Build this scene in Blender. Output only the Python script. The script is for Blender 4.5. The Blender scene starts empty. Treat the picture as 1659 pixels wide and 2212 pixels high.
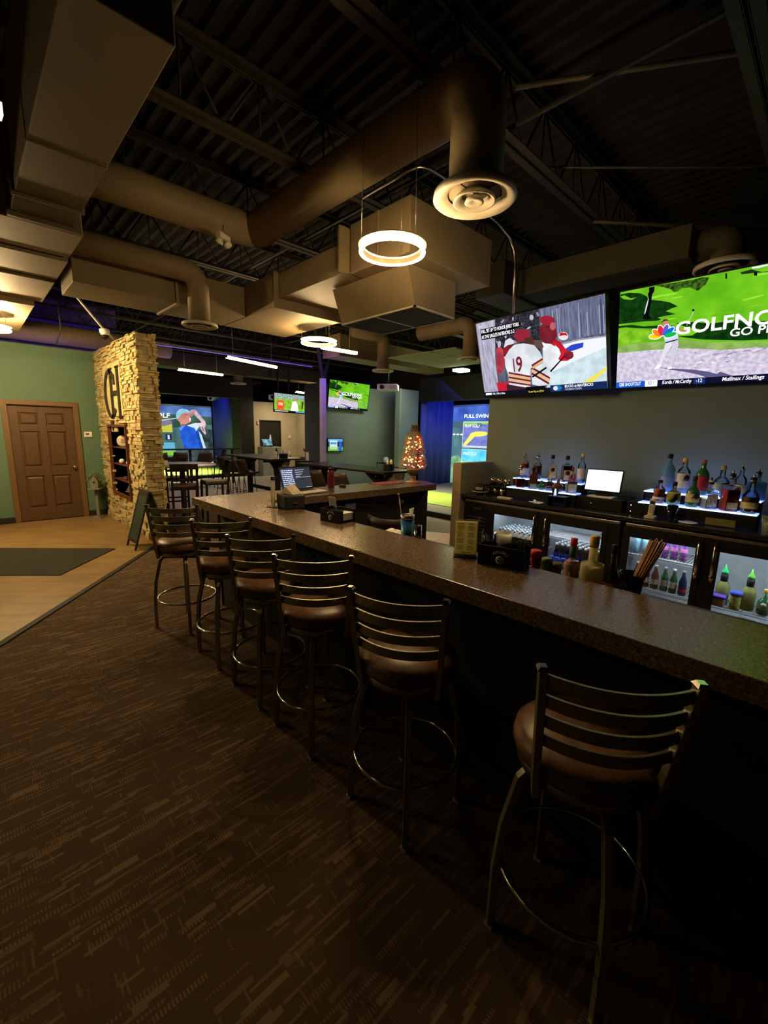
import bpy, math, random
from mathutils import Vector, Matrix
C = bpy.context.scene.collection
sc = bpy.context.scene
PI = math.pi
random.seed(7)
R = math.radians

# ---------------------------------------------------------------- camera, world, exposure, lights
CAM_H = 1.70; YAW = R(43.93); PITCH = R(10.40); ROLL = R(1.22); FPX = 934.3
cam = bpy.data.cameras.new('camera'); co = bpy.data.objects.new('camera', cam); C.objects.link(co)
fw = Vector((math.sin(YAW)*math.cos(PITCH), math.cos(YAW)*math.cos(PITCH), -math.sin(PITCH)))
r0 = Vector((math.cos(YAW), -math.sin(YAW), 0)); u0 = r0.cross(fw)
rr = r0*math.cos(ROLL) + u0*math.sin(ROLL); uu = u0*math.cos(ROLL) - r0*math.sin(ROLL)
M = Matrix((rr, uu, -fw)).transposed().to_4x4(); M.translation = Vector((0, 0, CAM_H))
co.matrix_world = M
cam.sensor_fit = 'HORIZONTAL'; cam.sensor_width = 36.0; cam.lens = 36.0*FPX/1659.0
cam.clip_start = 0.02; cam.clip_end = 100
sc.camera = co
sc.view_settings.view_transform = 'Standard'; sc.view_settings.look = 'None'
sc.view_settings.gamma = 1.0; sc.view_settings.use_curve_mapping = False
sc.view_settings.exposure = 0.25
sc.cycles.use_denoising = True
sc.cycles.max_bounces = 6; sc.cycles.diffuse_bounces = 3; sc.cycles.glossy_bounces = 3
sc.cycles.transmission_bounces = 5; sc.cycles.transparent_max_bounces = 10
sc.cycles.sample_clamp_indirect = 4.0; sc.cycles.caustics_reflective = False; sc.cycles.caustics_refractive = False
w = bpy.data.worlds.new('world'); sc.world = w; w.use_nodes = True
w.node_tree.nodes['Background'].inputs[0].default_value = (0.9, 0.62, 0.35, 1)
w.node_tree.nodes['Background'].inputs[1].default_value = 0.004

WARM = (1.0, 0.69, 0.32)
RING_E = 260.0; BAR_E = 60.0
def area(name, loc, size, energy, color, direction=(0, 0, -1), size_y=None, spread=180):
    l = bpy.data.lights.new(name, 'AREA'); l.energy = energy; l.color = color; l.size = size; l.spread = R(spread)
    if size_y: l.shape = 'RECTANGLE'; l.size_y = size_y
    o = bpy.data.objects.new(name, l); C.objects.link(o); o.location = loc
    o.rotation_euler = Vector(direction).to_track_quat('-Z', 'Y').to_euler()
    return o
area('corridor_light', (8.9, 14.6, 2.9), 0.8, 36, (1.0, 0.78, 0.48))
area('bay_blue_light', (10.6, 7.9, 2.95), 2.0, 16, (0.08, 0.14, 1.0), (-0.1, 0.55, -0.8), 1.0)
area('bay_blue_light', (7.2, 18.0, 2.95), 1.5, 4, (0.08, 0.14, 1.0), (0.6, 0.2, -0.8), 1.5)
area('projector_beam', (8.6, 7.9, 2.7), 0.3, 60, (1.0, 1.0, 0.55), (-0.1, -0.35, -1), spread=110)
area('projector_beam', (5.2, 17.0, 2.8), 0.3, 150, (1.0, 1.0, 0.6), (0.0, -0.15, -1), spread=95)
area('purple_wash', (4.5, 10.5, 2.9), 3.0, 7, (0.28, 0.12, 1.0), (0.1, 0.1, 1), 0.5)
area('purple_wash', (1.4, 10.6, 2.6), 1.2, 4, (0.22, 0.10, 1.0), (0.0, 0.5, 1), 0.4)
area('purple_wash', (5.75, 7.9, 3.1), 0.15, 11, (0.30, 0.14, 1.0), (0.45, 0.7, -0.7), 0.15)
area('shelf_led', (5.03, 2.31, 1.2), 0.8, 0.9, (0.25, 0.4, 1.0), (0.45, 0, 1), 0.03)
area('shelf_led', (5.03, 0.85, 1.2), 0.8, 0.9, (0.25, 0.4, 1.0), (0.45, 0, 1), 0.03)
area('lounge_fill', (8.5, 8.0, 3.15), 1.0, 11, (0.95, 0.95, 0.75), (0, 0.75, -0.6), 0.5, spread=120)
area('lounge_fill', (5.2, 12.2, 3.2), 2.0, 30, (1.0, 0.85, 0.62), (0, -0.1, -1), 1.0, spread=150)

# ---------------------------------------------------------------- materials
def lin(c):
    return tuple(((x/255.0)/12.92 if x/255.0 <= 0.04045 else ((x/255.0+0.055)/1.055)**2.4) for x in c)
_M = {}
def mat(name, col, rough=0.6, metal=0.0, col2=None, scale=20.0, bump=0.0, emit=0.0, trans=0.0, coat=0.0, stretch=None, alpha=1.0, spec=0.5, ior=1.45):
    if name in _M: return _M[name]
    m = bpy.data.materials.new(name); m.use_nodes = True; nt = m.node_tree; b = nt.nodes['Principled BSDF']
    b.inputs['Roughness'].default_value = rough; b.inputs['Metallic'].default_value = metal
    b.inputs['Base Color'].default_value = (*col, 1)
    b.inputs['Specular IOR Level'].default_value = spec; b.inputs['IOR'].default_value = ior
    b.inputs['Transmission Weight'].default_value = trans; b.inputs['Coat Weight'].default_value = coat
    b.inputs['Alpha'].default_value = alpha
    tc = nt.nodes.new('ShaderNodeTexCoord'); n = nt.nodes.new('ShaderNodeTexNoise'); n.inputs['Scale'].default_value = scale
    n.inputs['Detail'].default_value = 4
    mp = nt.nodes.new('ShaderNodeMapping'); nt.links.new(tc.outputs['Object'], mp.inputs[0]); nt.links.new(mp.outputs[0], n.inputs['Vector'])
    if stretch: mp.inputs['Scale'].default_value = stretch
    c2 = col2 or tuple(min(1, x*0.86) for x in col)
    cr = nt.nodes.new('ShaderNodeValToRGB'); cr.color_ramp.elements[0].position = 0.35; cr.color_ramp.elements[1].position = 0.65
    cr.color_ramp.elements[0].color = (*c2, 1); cr.color_ramp.elements[1].color = (*col, 1)
    nt.links.new(n.outputs['Fac'], cr.inputs[0]); nt.links.new(cr.outputs[0], b.inputs['Base Color'])
    if bump:
        bp = nt.nodes.new('ShaderNodeBump'); bp.inputs['Strength'].default_value = bump; bp.inputs['Distance'].default_value = 0.01
        nt.links.new(n.outputs['Fac'], bp.inputs['Height']); nt.links.new(bp.outputs[0], b.inputs['Normal'])
    if emit:
        b.inputs['Emission Strength'].default_value = emit
        nt.links.new(cr.outputs[0], b.inputs['Emission Color'])
    _M[name] = m; return m
def emis(name, col, strength=1.0, col2=None, scale=40.0, stretch=None, detail=3):
    if name in _M: return _M[name]
    m = bpy.data.materials.new(name); m.use_nodes = True; nt = m.node_tree
    nt.nodes.remove(nt.nodes['Principled BSDF']); e = nt.nodes.new('ShaderNodeEmission')
    e.inputs[0].default_value = (*col, 1); e.inputs[1].default_value = strength
    if col2:
        tc = nt.nodes.new('ShaderNodeTexCoord'); n = nt.nodes.new('ShaderNodeTexNoise'); n.inputs['Scale'].default_value = scale
        n.inputs['Detail'].default_value = detail
        mp = nt.nodes.new('ShaderNodeMapping'); nt.links.new(tc.outputs['Object'], mp.inputs[0]); nt.links.new(mp.outputs[0], n.inputs['Vector'])
        if stretch: mp.inputs['Scale'].default_value = stretch
        cr = nt.nodes.new('ShaderNodeValToRGB'); cr.color_ramp.elements[0].position = 0.38; cr.color_ramp.elements[1].position = 0.62
        cr.color_ramp.elements[0].color = (*col2, 1); cr.color_ramp.elements[1].color = (*col, 1)
        nt.links.new(n.outputs['Fac'], cr.inputs[0]); nt.links.new(cr.outputs[0], e.inputs[0])
    nt.links.new(e.outputs[0], nt.nodes['Material Output'].inputs[0])
    _M[name] = m; return m
def E(rgb, strength=1.0, rgb2=None, scale=40.0, stretch=None):
    return emis('screen_%d_%d_%d_%s_%s_%s' % (*rgb, strength, rgb2, scale), lin(rgb), strength, lin(rgb2) if rgb2 else None, scale, stretch)
def pane_mat():
    m = bpy.data.materials.new('door_glass'); m.use_nodes = True; nt = m.node_tree
    nt.nodes.remove(nt.nodes['Principled BSDF'])
    t = nt.nodes.new('ShaderNodeBsdfTransparent'); g = nt.nodes.new('ShaderNodeBsdfGlossy'); g.inputs['Roughness'].default_value = 0.05
    g.inputs['Color'].default_value = (0.6, 0.6, 0.6, 1)
    f = nt.nodes.new('ShaderNodeFresnel'); f.inputs[0].default_value = 1.35; x = nt.nodes.new('ShaderNodeMixShader')
    nt.links.new(f.outputs[0], x.inputs[0]); nt.links.new(t.outputs[0], x.inputs[1]); nt.links.new(g.outputs[0], x.inputs[2])
    nt.links.new(x.outputs[0], nt.nodes['Material Output'].inputs[0]); return m
def thin_glass(name, col, alpha=0.35, rough=0.05):
    if name in _M: return _M[name]
    m = mat(name, col, rough, 0, scale=8, alpha=alpha, spec=0.8); return m

gun = mat('gunmetal', (0.33, 0.31, 0.21), 0.34, 0.8, (0.27, 0.25, 0.17), 30)
chrome = mat('chrome', (0.62, 0.58, 0.5), 0.14, 1.0, scale=10)
steel = mat('brushed_steel', (0.55, 0.52, 0.47), 0.3, 1.0, scale=60, stretch=(1, 1, 20))
vinyl = mat('brown_vinyl', (0.17, 0.085, 0.045), 0.38, 0, (0.10, 0.045, 0.024), 25, 0.15)
black = mat('black_plastic', (0.008, 0.008, 0.008), 0.5, scale=30, spec=0.2)
matte = mat('matte_black', (0.010, 0.009, 0.008), 0.75, scale=12)
dwood = mat('dark_wood', (0.020, 0.013, 0.010), 0.35, 0, (0.012, 0.008, 0.006), 12, stretch=(1, 12, 1))
white = mat('white_plastic', (0.72, 0.72, 0.66), 0.45, scale=15)
paper = mat('paper', (0.75, 0.70, 0.6), 0.8, scale=30)
cream = mat('cream_paint', (0.55, 0.50, 0.38), 0.6, scale=20)
duct_m = mat('duct_paint', (0.23, 0.175, 0.10), 0.62, 0, (0.205, 0.155, 0.09), 3, spec=0.3); duct_shade = mat('shaded_duct_paint', (0.065, 0.058, 0.038), 0.65, 0, (0.055, 0.05, 0.032), 3, spec=0.2)  # second material: same duct paint darkened, shade put into the colour
ceil_m = mat('dark_ceiling_paint', (0.019, 0.017, 0.017), 0.7, 0, (0.012, 0.011, 0.011), 4, spec=0.15)
joist_m = mat('joist_paint', (0.036, 0.030, 0.023), 0.6, scale=8, spec=0.2)
diff_m = mat('diffuser_enamel', (0.52, 0.46, 0.36), 0.45, scale=8)
green = mat('green_wall_paint', (0.090, 0.165, 0.108), 0.75, 0, (0.084, 0.155, 0.10), 3)
grey_w = mat('grey_wall_paint', (0.130, 0.172, 0.140), 0.8, 0, (0.120, 0.160, 0.130), 3)
grey_g = mat('grey_green_wall_paint', (0.20, 0.26, 0.21), 0.8, 0, (0.185, 0.24, 0.195), 3)
beige = mat('beige_wall_paint', (0.50, 0.45, 0.33), 0.8, scale=3)
tan_w = mat('tan_wall_paint', (0.30, 0.25, 0.165), 0.8, scale=3)
navy = mat('blue_curtain', (0.10, 0.13, 0.50), 0.85, 0, (0.07, 0.09, 0.38), 5, 0.2, stretch=(6, 6, 0.3))
oak = mat('stained_oak', (0.092, 0.050, 0.022), 0.42, 0, (0.070, 0.037, 0.016), 9, 0.05, stretch=(8, 8, 0.8))
oak_t = mat('oak_trim', (0.15, 0.085, 0.035), 0.42, 0, (0.12, 0.068, 0.028), 9, 0.05, stretch=(8, 8, 0.8))
brownw = mat('niche_wood', (0.14, 0.045, 0.022), 0.45, 0, (0.09, 0.03, 0.015), 14, stretch=(3, 3, 12))
turf = mat('green_turf', (0.40, 0.50, 0.09), 0.95, 0, (0.30, 0.42, 0.06), 60, 0.4)
greyc = mat('grey_carpet', (0.30, 0.265, 0.235), 0.95, 0, (0.17, 0.155, 0.14), 50, 0.3)
woodf = mat('wood_plank_floor', (0.50, 0.33, 0.19), 0.5, 0, (0.38, 0.24, 0.13), 6, stretch=(1, 9, 1))
brass = mat('polished_brass', (0.75, 0.55, 0.25), 0.2, 1.0, scale=20)
ring_m = emis('ring_light', WARM, RING_E); ring_dim = emis('ring_light_dim', WARM, 4.0); ring_lob = emis('ring_light_lobby', WARM, RING_E*3.4)
bar_m = emis('linear_light', (1.0, 0.62, 0.26), BAR_E)

def bar_top_mat():
    m = bpy.data.materials.new('speckled_laminate'); m.use_nodes = True; nt = m.node_tree; b = nt.nodes['Principled BSDF']
    b.inputs['Roughness'].default_value = 0.24; b.inputs['Specular IOR Level'].default_value = 0.36
    tc = nt.nodes.new('ShaderNodeTexCoord')
    n1 = nt.nodes.new('ShaderNodeTexNoise'); n1.inputs['Scale'].default_value = 85; n1.inputs['Detail'].default_value = 6; n1.inputs['Roughness'].default_value = 0.75
    n2 = nt.nodes.new('ShaderNodeTexNoise'); n2.inputs['Scale'].default_value = 420; n2.inputs['Detail'].default_value = 2
    for n in (n1, n2): nt.links.new(tc.outputs['Object'], n.inputs['Vector'])
    cr = nt.nodes.new('ShaderNodeValToRGB'); e = cr.color_ramp.elements
    e[0].position = 0.33; e[0].color = (0.040, 0.026, 0.015, 1); e[1].position = 0.68; e[1].color = (0.30, 0.215, 0.13, 1)
    x = e.new(0.5); x.color = (0.120, 0.078, 0.046, 1)
    cr2 = nt.nodes.new('ShaderNodeValToRGB'); f = cr2.color_ramp.elements
    f[0].position = 0.38; f[0].color = (0.35, 0.35, 0.35, 1); f[1].position = 0.66; f[1].color = (1.6, 1.5, 1.4, 1)
    nt.links.new(n1.outputs['Fac'], cr.inputs[0]); nt.links.new(n2.outputs['Fac'], cr2.inputs[0])
    mx = nt.nodes.new('ShaderNodeMix'); mx.data_type = 'RGBA'; mx.blend_type = 'MULTIPLY'; mx.inputs[0].default_value = 1
    nt.links.new(cr.outputs[0], mx.inputs[6]); nt.links.new(cr2.outputs[0], mx.inputs[7]); nt.links.new(mx.outputs[2], b.inputs['Base Color'])
    bp = nt.nodes.new('ShaderNodeBump'); bp.inputs['Strength'].default_value = 0.12; bp.inputs['Distance'].default_value = 0.002
    nt.links.new(n1.outputs['Fac'], bp.inputs['Height']); nt.links.new(bp.outputs[0], b.inputs['Normal'])
    return m
bartop = bar_top_mat()
def translucent(name, col, share=0.6, col2=None):
    m = mat(name, col, 0.5, 0, col2, 30); nt = m.node_tree; b = nt.nodes['Principled BSDF']
    t = nt.nodes.new('ShaderNodeBsdfTranslucent'); t.inputs[0].default_value = (*col, 1); x = nt.nodes.new('ShaderNodeMixShader'); x.inputs[0].default_value = share
    nt.links.new(b.outputs[0], x.inputs[1]); nt.links.new(t.outputs[0], x.inputs[2]); nt.links.new(x.outputs[0], nt.nodes['Material Output'].inputs[0]); return m

def carpet_mat():
    m = bpy.data.materials.new('dashed_carpet'); m.use_nodes = True; nt = m.node_tree; b = nt.nodes['Principled BSDF']
    b.inputs['Roughness'].default_value = 0.95; b.inputs['Specular IOR Level'].default_value = 0.15
    L = nt.links.new
    def math_(op, a, bb=None, c=None):
        n = nt.nodes.new('ShaderNodeMath'); n.operation = op
        for i, v in enumerate((a, bb, c)):
            if v is None: continue
            if isinstance(v, (int, float)): n.inputs[i].default_value = v
            else: L(v, n.inputs[i])
        return n.outputs[0]
    def wn(a, bb):
        cx = nt.nodes.new('ShaderNodeCombineXYZ')
        for i, v in enumerate((a, bb)):
            if isinstance(v, (int, float)): cx.inputs[i].default_value = v
            else: L(v, cx.inputs[i])
        n = nt.nodes.new('ShaderNodeTexWhiteNoise'); n.noise_dimensions = '2D'; L(cx.outputs[0], n.inputs['Vector']); return n.outputs['Value']
    tc = nt.nodes.new('ShaderNodeTexCoord'); sp = nt.nodes.new('ShaderNodeSeparateXYZ'); L(tc.outputs['Object'], sp.inputs[0])
    def dashes(u, v, rowh, length, thr, seed):
        row = math_('FLOOR', math_('DIVIDE', v, rowh)); off = wn(row, seed)
        ln = math_('MULTIPLY_ADD', wn(row, seed+3.3), length, length*0.6)
        cell = math_('FLOOR', math_('ADD', math_('DIVIDE', u, ln), math_('MULTIPLY', off, 17.0)))
        rnd = wn(cell, math_('ADD', row, seed*7.1))
        on = math_('GREATER_THAN', rnd, thr)
        bri = math_('MULTIPLY_ADD', wn(cell, math_('ADD', row, 91.7)), 0.75, 0.25)
        kind = math_('GREATER_THAN', wn(math_('ADD', cell, 55.5), row), 0.55)   # some dashes are dotted stitches
        dots = math_('GREATER_THAN', math_('SINE', math_('MULTIPLY', u, 2*PI/0.011)), -0.1)
        st = math_('MAXIMUM', dots, math_('SUBTRACT', 1.0, kind))
        return math_('MULTIPLY', math_('MULTIPLY', on, bri), st)
    a = dashes(sp.outputs[0], sp.outputs[1], 0.0105, 0.11, 0.80, 1.0)
    c = dashes(sp.outputs[0], sp.outputs[1], 0.021, 0.12, 0.90, 5.0)
    d = dashes(sp.outputs[1], sp.outputs[0], 0.007, 0.05, 0.955, 9.0)
    t = math_('MINIMUM', math_('ADD', math_('MAXIMUM', a, c), math_('MULTIPLY', d, 0.6)), 1.0)
    fl = nt.nodes.new('ShaderNodeTexNoise'); fl.inputs['Scale'].default_value = 350; L(tc.outputs['Object'], fl.inputs['Vector'])
    t2 = math_('MULTIPLY', t, math_('MULTIPLY_ADD', fl.outputs['Fac'], 0.9, 0.45))
    mx = nt.nodes.new('ShaderNodeMix'); mx.data_type = 'RGBA'; L(t2, mx.inputs[0])
    mx.inputs[6].default_value = (0.064, 0.040, 0.022, 1); mx.inputs[7].default_value = (0.17, 0.112, 0.064, 1)
    m2 = nt.nodes.new('ShaderNodeMix'); m2.data_type = 'RGBA'; m2.blend_type = 'MULTIPLY'; m2.inputs[0].default_value = 0.6
    L(mx.outputs[2], m2.inputs[6]); L(fl.outputs['Color'], m2.inputs[7]); L(mx.outputs[2], b.inputs['Base Color'])
    bp = nt.nodes.new('ShaderNodeBump'); bp.inputs['Strength'].default_value = 0.5; bp.inputs['Distance'].default_value = 0.003
    L(math_('ADD', fl.outputs['Fac'], t), bp.inputs['Height']); L(bp.outputs[0], b.inputs['Normal'])
    return m
carpet = carpet_mat()

def tile_mat():
    m = bpy.data.materials.new('lobby_tile'); m.use_nodes = True; nt = m.node_tree; b = nt.nodes['Principled BSDF']
    b.inputs['Roughness'].default_value = 0.42
    tc = nt.nodes.new('ShaderNodeTexCoord'); mp = nt.nodes.new('ShaderNodeMapping'); mp.inputs['Rotation'].default_value = (0, 0, R(-52.6+90))
    nt.links.new(tc.outputs['Object'], mp.inputs[0])
    br = nt.nodes.new('ShaderNodeTexBrick'); br.offset = 0.0; br.inputs['Scale'].default_value = 1.0
    br.inputs['Brick Width'].default_value = 0.46; br.inputs['Row Height'].default_value = 0.46; br.inputs['Mortar Size'].default_value = 0.004
    br.inputs['Color1'].default_value = (0.26, 0.170, 0.070, 1); br.inputs['Color2'].default_value = (0.22, 0.142, 0.060, 1)
    br.inputs['Mortar'].default_value = (0.20, 0.115, 0.05, 1)
    nt.links.new(mp.outputs[0], br.inputs['Vector'])
    n = nt.nodes.new('ShaderNodeTexNoise'); n.inputs['Scale'].default_value = 2.2; n.inputs['Detail'].default_value = 5
    m3 = nt.nodes.new('ShaderNodeMapping'); m3.inputs['Scale'].default_value = (1, 3.2, 1); nt.links.new(mp.outputs[0], m3.inputs[0]); nt.links.new(m3.outputs[0], n.inputs['Vector'])
    cr = nt.nodes.new('ShaderNodeValToRGB'); cr.color_ramp.elements[0].position = 0.35; cr.color_ramp.elements[1].position = 0.68
    cr.color_ramp.elements[0].color = (0.72, 0.68, 0.6, 1); cr.color_ramp.elements[1].color = (1.15, 1.12, 1.05, 1)
    nt.links.new(n.outputs['Fac'], cr.inputs[0])
    mx = nt.nodes.new('ShaderNodeMix'); mx.data_type = 'RGBA'; mx.blend_type = 'MULTIPLY'; mx.inputs[0].default_value = 1
    nt.links.new(br.outputs['Color'], mx.inputs[6]); nt.links.new(cr.outputs[0], mx.inputs[7]); nt.links.new(mx.outputs[2], b.inputs['Base Color'])
    return m
tile = tile_mat()

# ---------------------------------------------------------------- mesh building
class MB:
    def __init__(s, T=None): s.v = []; s.f = []; s.m = []; s.T = T; s.sm = []
    def add(s, vs, fs, mi=0, smooth=False, T=None):
        k = len(s.v)
        for p in vs:
            p = Vector(p)
            if T is not None: p = T @ p
            if s.T is not None: p = s.T @ p
            s.v.append(p)
        for f in fs: s.f.append([i+k for i in f]); s.m.append(mi); s.sm.append(smooth)
        return s
    def box(s, a, b, mi=0, T=None):
        x0, y0, z0 = a; x1, y1, z1 = b
        return s.add([(x0,y0,z0),(x1,y0,z0),(x1,y1,z0),(x0,y1,z0),(x0,y0,z1),(x1,y0,z1),(x1,y1,z1),(x0,y1,z1)],
                     [(0,3,2,1),(4,5,6,7),(0,1,5,4),(1,2,6,5),(2,3,7,6),(3,0,4,7)], mi, T=T)
    def cbox(s, c, d, mi=0, T=None):
        return s.box([c[i]-d[i]/2 for i in range(3)], [c[i]+d[i]/2 for i in range(3)], mi, T)
    def prism(s, pts, z0, z1, mi=0, T=None):
        n = len(pts)
        return s.add([(x, y, z0) for x, y in pts]+[(x, y, z1) for x, y in pts],
                     [tuple(range(n-1, -1, -1)), tuple(range(n, 2*n))]+[(i, (i+1) % n, (i+1) % n+n, i+n) for i in range(n)], mi, T=T)
    def lathe(s, prof, c=(0, 0, 0), n=20, mi=0, T=None, smooth=True, cap=True):
        vs = []; fs = []; k = len(prof)
        for i in range(n):
            a = 2*PI*i/n
            for r, z in prof: vs.append((c[0]+r*math.cos(a), c[1]+r*math.sin(a), c[2]+z))
        for i in range(n):
            j = (i+1) % n
            for q in range(k-1): fs.append((i*k+q, j*k+q, j*k+q+1, i*k+q+1))
        if cap:
            if prof[0][0] > 1e-6: fs.append(tuple(i*k for i in range(n-1, -1, -1)))
            if prof[-1][0] > 1e-6: fs.append(tuple(i*k+k-1 for i in range(n)))
        return s.add(vs, fs, mi, smooth, T)
    def tube(s, pts, r, n=8, mi=0, closed=False, rect=None, T=None, up=(0, 0, 1)):
        P = [Vector(p) for p in pts]; N = len(P); vs = []; fs = []; sm = rect is None
        prev = None
        for i, p in enumerate(P):
            if closed: t = P[(i+1) % N]-P[i-1]
            else: t = P[min(i+1, N-1)]-P[max(i-1, 0)]
            t.normalize(); u = Vector(up)
            if abs(t.dot(u)) > 0.95: u = Vector((1, 0, 0)) if prev is None else prev
            a = t.cross(u).normalized(); b = a.cross(t).normalized(); prev = b
            rad = r[i] if isinstance(r, (list, tuple)) else r
            if rect:
                for (q, w_) in ((-1, -1), (1, -1), (1, 1), (-1, 1)): vs.append(p+a*q*rect[0]/2+b*w_*rect[1]/2)
            else:
                for k in range(n): vs.append(p+a*math.cos(2*PI*k/n)*rad+b*math.sin(2*PI*k/n)*rad)
        if rect: n = 4
        for i in range(N if closed else N-1):
            j = (i+1) % N
            for k in range(n): fs.append((i*n+k, i*n+(k+1) % n, j*n+(k+1) % n, j*n+k))
        if not closed: fs.append(tuple(range(n-1, -1, -1))); fs.append(tuple((N-1)*n+k for k in range(n)))
        return s.add(vs, fs, mi, sm, T)
    def ball(s, c, r, n=12, mi=0, sz=1.0):
        prof = [(r*math.sin(PI*i/8), -r*sz*math.cos(PI*i/8)) for i in range(9)]; prof[0] = (1e-7, prof[0][1]); prof[-1] = (1e-7, prof[-1][1])
        return s.lathe(prof, c, n, mi)
    def build(s, name, mats, parent=None, bev=0.0, loc=None, rz=None):
        me = bpy.data.meshes.new(name); me.from_pydata(s.v, [], s.f)
        for m in (mats if isinstance(mats, (list, tuple)) else [mats]): me.materials.append(m)
        me.polygons.foreach_set('material_index', s.m); me.polygons.foreach_set('use_smooth', s.sm); me.update()
        o = bpy.data.objects.new(name, me); C.objects.link(o)
        if parent is not None: o.parent = parent
        if bev:
            b = o.modifiers.new('bevel', 'BEVEL'); b.width = bev; b.segments = 2; b.limit_method = 'ANGLE'; b.angle_limit = R(40)
        if loc: o.location = loc
        if rz is not None: o.rotation_euler = (0, 0, rz)
        return o
def tag(o, label, cat, group=None, kind=None):
    if label: o['label'] = label
    if cat: o['category'] = cat
    if group: o['group'] = group
    if kind: o['kind'] = kind
    return o
def struct(name, mb, m, bev=0.0):
    o = mb.build(name, m, bev=bev); o['kind'] = 'structure'; return o
def thing(name, label, cat, loc=(0, 0, 0), rz=0.0, group=None):
    o = bpy.data.objects.new(name, None); C.objects.link(o); o.location = loc; o.rotation_euler = (0, 0, rz)
    o.empty_display_size = 0.05
    return tag(o, label, cat, group)
def dup(root, loc, rz=0.0, label=None, group=None):
    r = root.copy(); C.objects.link(r); r.location = loc; r.rotation_euler = (0, 0, rz)
    if label: r['label'] = label
    if group: r['group'] = group
    for ch in list(root.children):
        c = ch.copy(); C.objects.link(c); c.parent = r
        for g in list(ch.children):
            d = g.copy(); C.objects.link(d); d.parent = c
    return r
def circ(r, n=48, z=0.0, c=(0, 0), a0=0.0, a1=2*PI):
    return [(c[0]+r*math.cos(a0+(a1-a0)*i/n), c[1]+r*math.sin(a0+(a1-a0)*i/n), z) for i in range(n)]

_font_cache = {}
def text_geo(s, size=1.0, bold=0.0, shear=0.0, sx=1.0):
    key = (s, bold, shear)
    if key not in _font_cache:
        cu = bpy.data.curves.new('letters', 'FONT'); cu.body = s; cu.size = 1.0; cu.resolution_u = 3
        cu.offset = bold; cu.shear = shear; cu.align_x = 'LEFT'
        ob = bpy.data.objects.new('letters', cu); C.objects.link(ob)
        dg = bpy.context.evaluated_depsgraph_get(); me = bpy.data.meshes.new_from_object(ob.evaluated_get(dg))
        vs = [tuple(v.co) for v in me.vertices]; fs = [tuple(p.vertices) for p in me.polygons]
        bpy.data.objects.remove(ob); bpy.data.curves.remove(cu); bpy.data.meshes.remove(me)
        _font_cache[key] = (vs, fs)
    vs, fs = _font_cache[key]
    return [(x*size*sx, y*size, 0.0) for x, y, z in vs], fs
class Pic:
    """flat picture: x right, y up, z towards the viewer, in metres"""
    def __init__(s, W, H, z=0.0): s.W = W; s.H = H; s.mb = MB(); s.mats = []; s.z = z; s.k = 0
    def mi(s, m):
        if m not in s.mats: s.mats.append(m)
        return s.mats.index(m)
    def poly(s, pts, m):
        s.k += 1; z = s.z+s.k*0.00012
        s.mb.add([(x*s.W, y*s.H, z) for x, y in pts], [tuple(range(len(pts)))], s.mi(m)); return s
    def rect(s, x0, y0, x1, y1, m): return s.poly([(x0, y0), (x1, y0), (x1, y1), (x0, y1)], m)
    def ell(s, cx, cy, rx, ry, m, rot=0.0, n=16):
        pts = []
        for i in range(n):
            a = 2*PI*i/n; px = rx*math.cos(a)*s.W; py = ry*math.sin(a)*s.H
            pts.append((cx+(px*math.cos(rot)-py*math.sin(rot))/s.W, cy+(px*math.sin(rot)+py*math.cos(rot))/s.H))
        return s.poly(pts, m)
    def text(s, t, x, y, size, m, bold=0.0, shear=0.0, sx=1.0, width=None):
        s.k += 1; vs, fs = text_geo(t, size*s.H, bold, shear, sx)
        if width and vs:
            cur = max(v[0] for v in vs); k = width*s.W/cur; vs = [(v[0]*k, v[1], 0) for v in vs]
        z = s.z+s.k*0.00012
        s.mb.add([(v[0]+x*s.W, v[1]+y*s.H, z) for v in vs], fs, s.mi(m)); return s
    def build(s, name, parent): return s.mb.build(name, s.mats, parent)
def basis(o, origin, xa, ya):
    xa = Vector(xa).normalized(); ya = Vector(ya); ya = (ya-xa*ya.dot(xa)).normalized(); za = xa.cross(ya)
    m = Matrix((xa, ya, za)).transposed().to_4x4(); m.translation = Vector(origin); o.matrix_world = m
    return o

# ---------------------------------------------------------------- the setting: floors, walls, ceiling
struct('floor', MB().box((-6, -3, -0.12), (13.2, 21.2, 0)), carpet)
struct('floor_tile', MB().prism([(-6, -3.5), (0.026, 4.381), (2.08, 7.065), (1.90, 7.065), (1.90, 9.80), (-6, 9.80)], 0.0, 0.006), tile)
struct('trim_1', MB().prism([(-5.0, -2.2), (2.08, 7.065), (2.13, 7.04), (-4.95, -2.24)], 0.0, 0.012), matte)
struct('floor_bar', MB().prism([(1.75, -2), (5.26, -2), (5.26, 3.3), (6.5, 3.55), (5.45, 5.2), (4.5, 4.2), (1.75, 4.1)], 0.0, 0.005), woodf)
struct('floor_lounge', MB().prism([(6.6, 3.43), (13, 3.43), (13, 20), (2.3, 20), (2.3, 10.6), (4.2, 8.4), (4.2, 5.6), (5.4, 5.3)], 0.0, 0.004), greyc)
def platform(pts, front, name):
    struct(name, MB().prism(pts, 0.0, 0.09), greyc)
    for i, (a, b) in enumerate(front):
        struct('trim_%d' % (2 if name == 'platform_1' else 3), MB().tube([a, b], 0.03, rect=(0.07, 0.11)), black)
platform([(6.87, 3.45), (11.7, 3.45), (11.7, 9.0), (6.87, 9.0)], [((6.86, 3.45, 0.055), (6.86, 9.0, 0.055))], 'platform_1')
platform([(2.3, 15.2), (7.4, 15.2), (8.3, 20.2), (2.3, 20.2)], [((2.3, 15.18, 0.055), (7.4, 15.18, 0.055))], 'platform_2')
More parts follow.
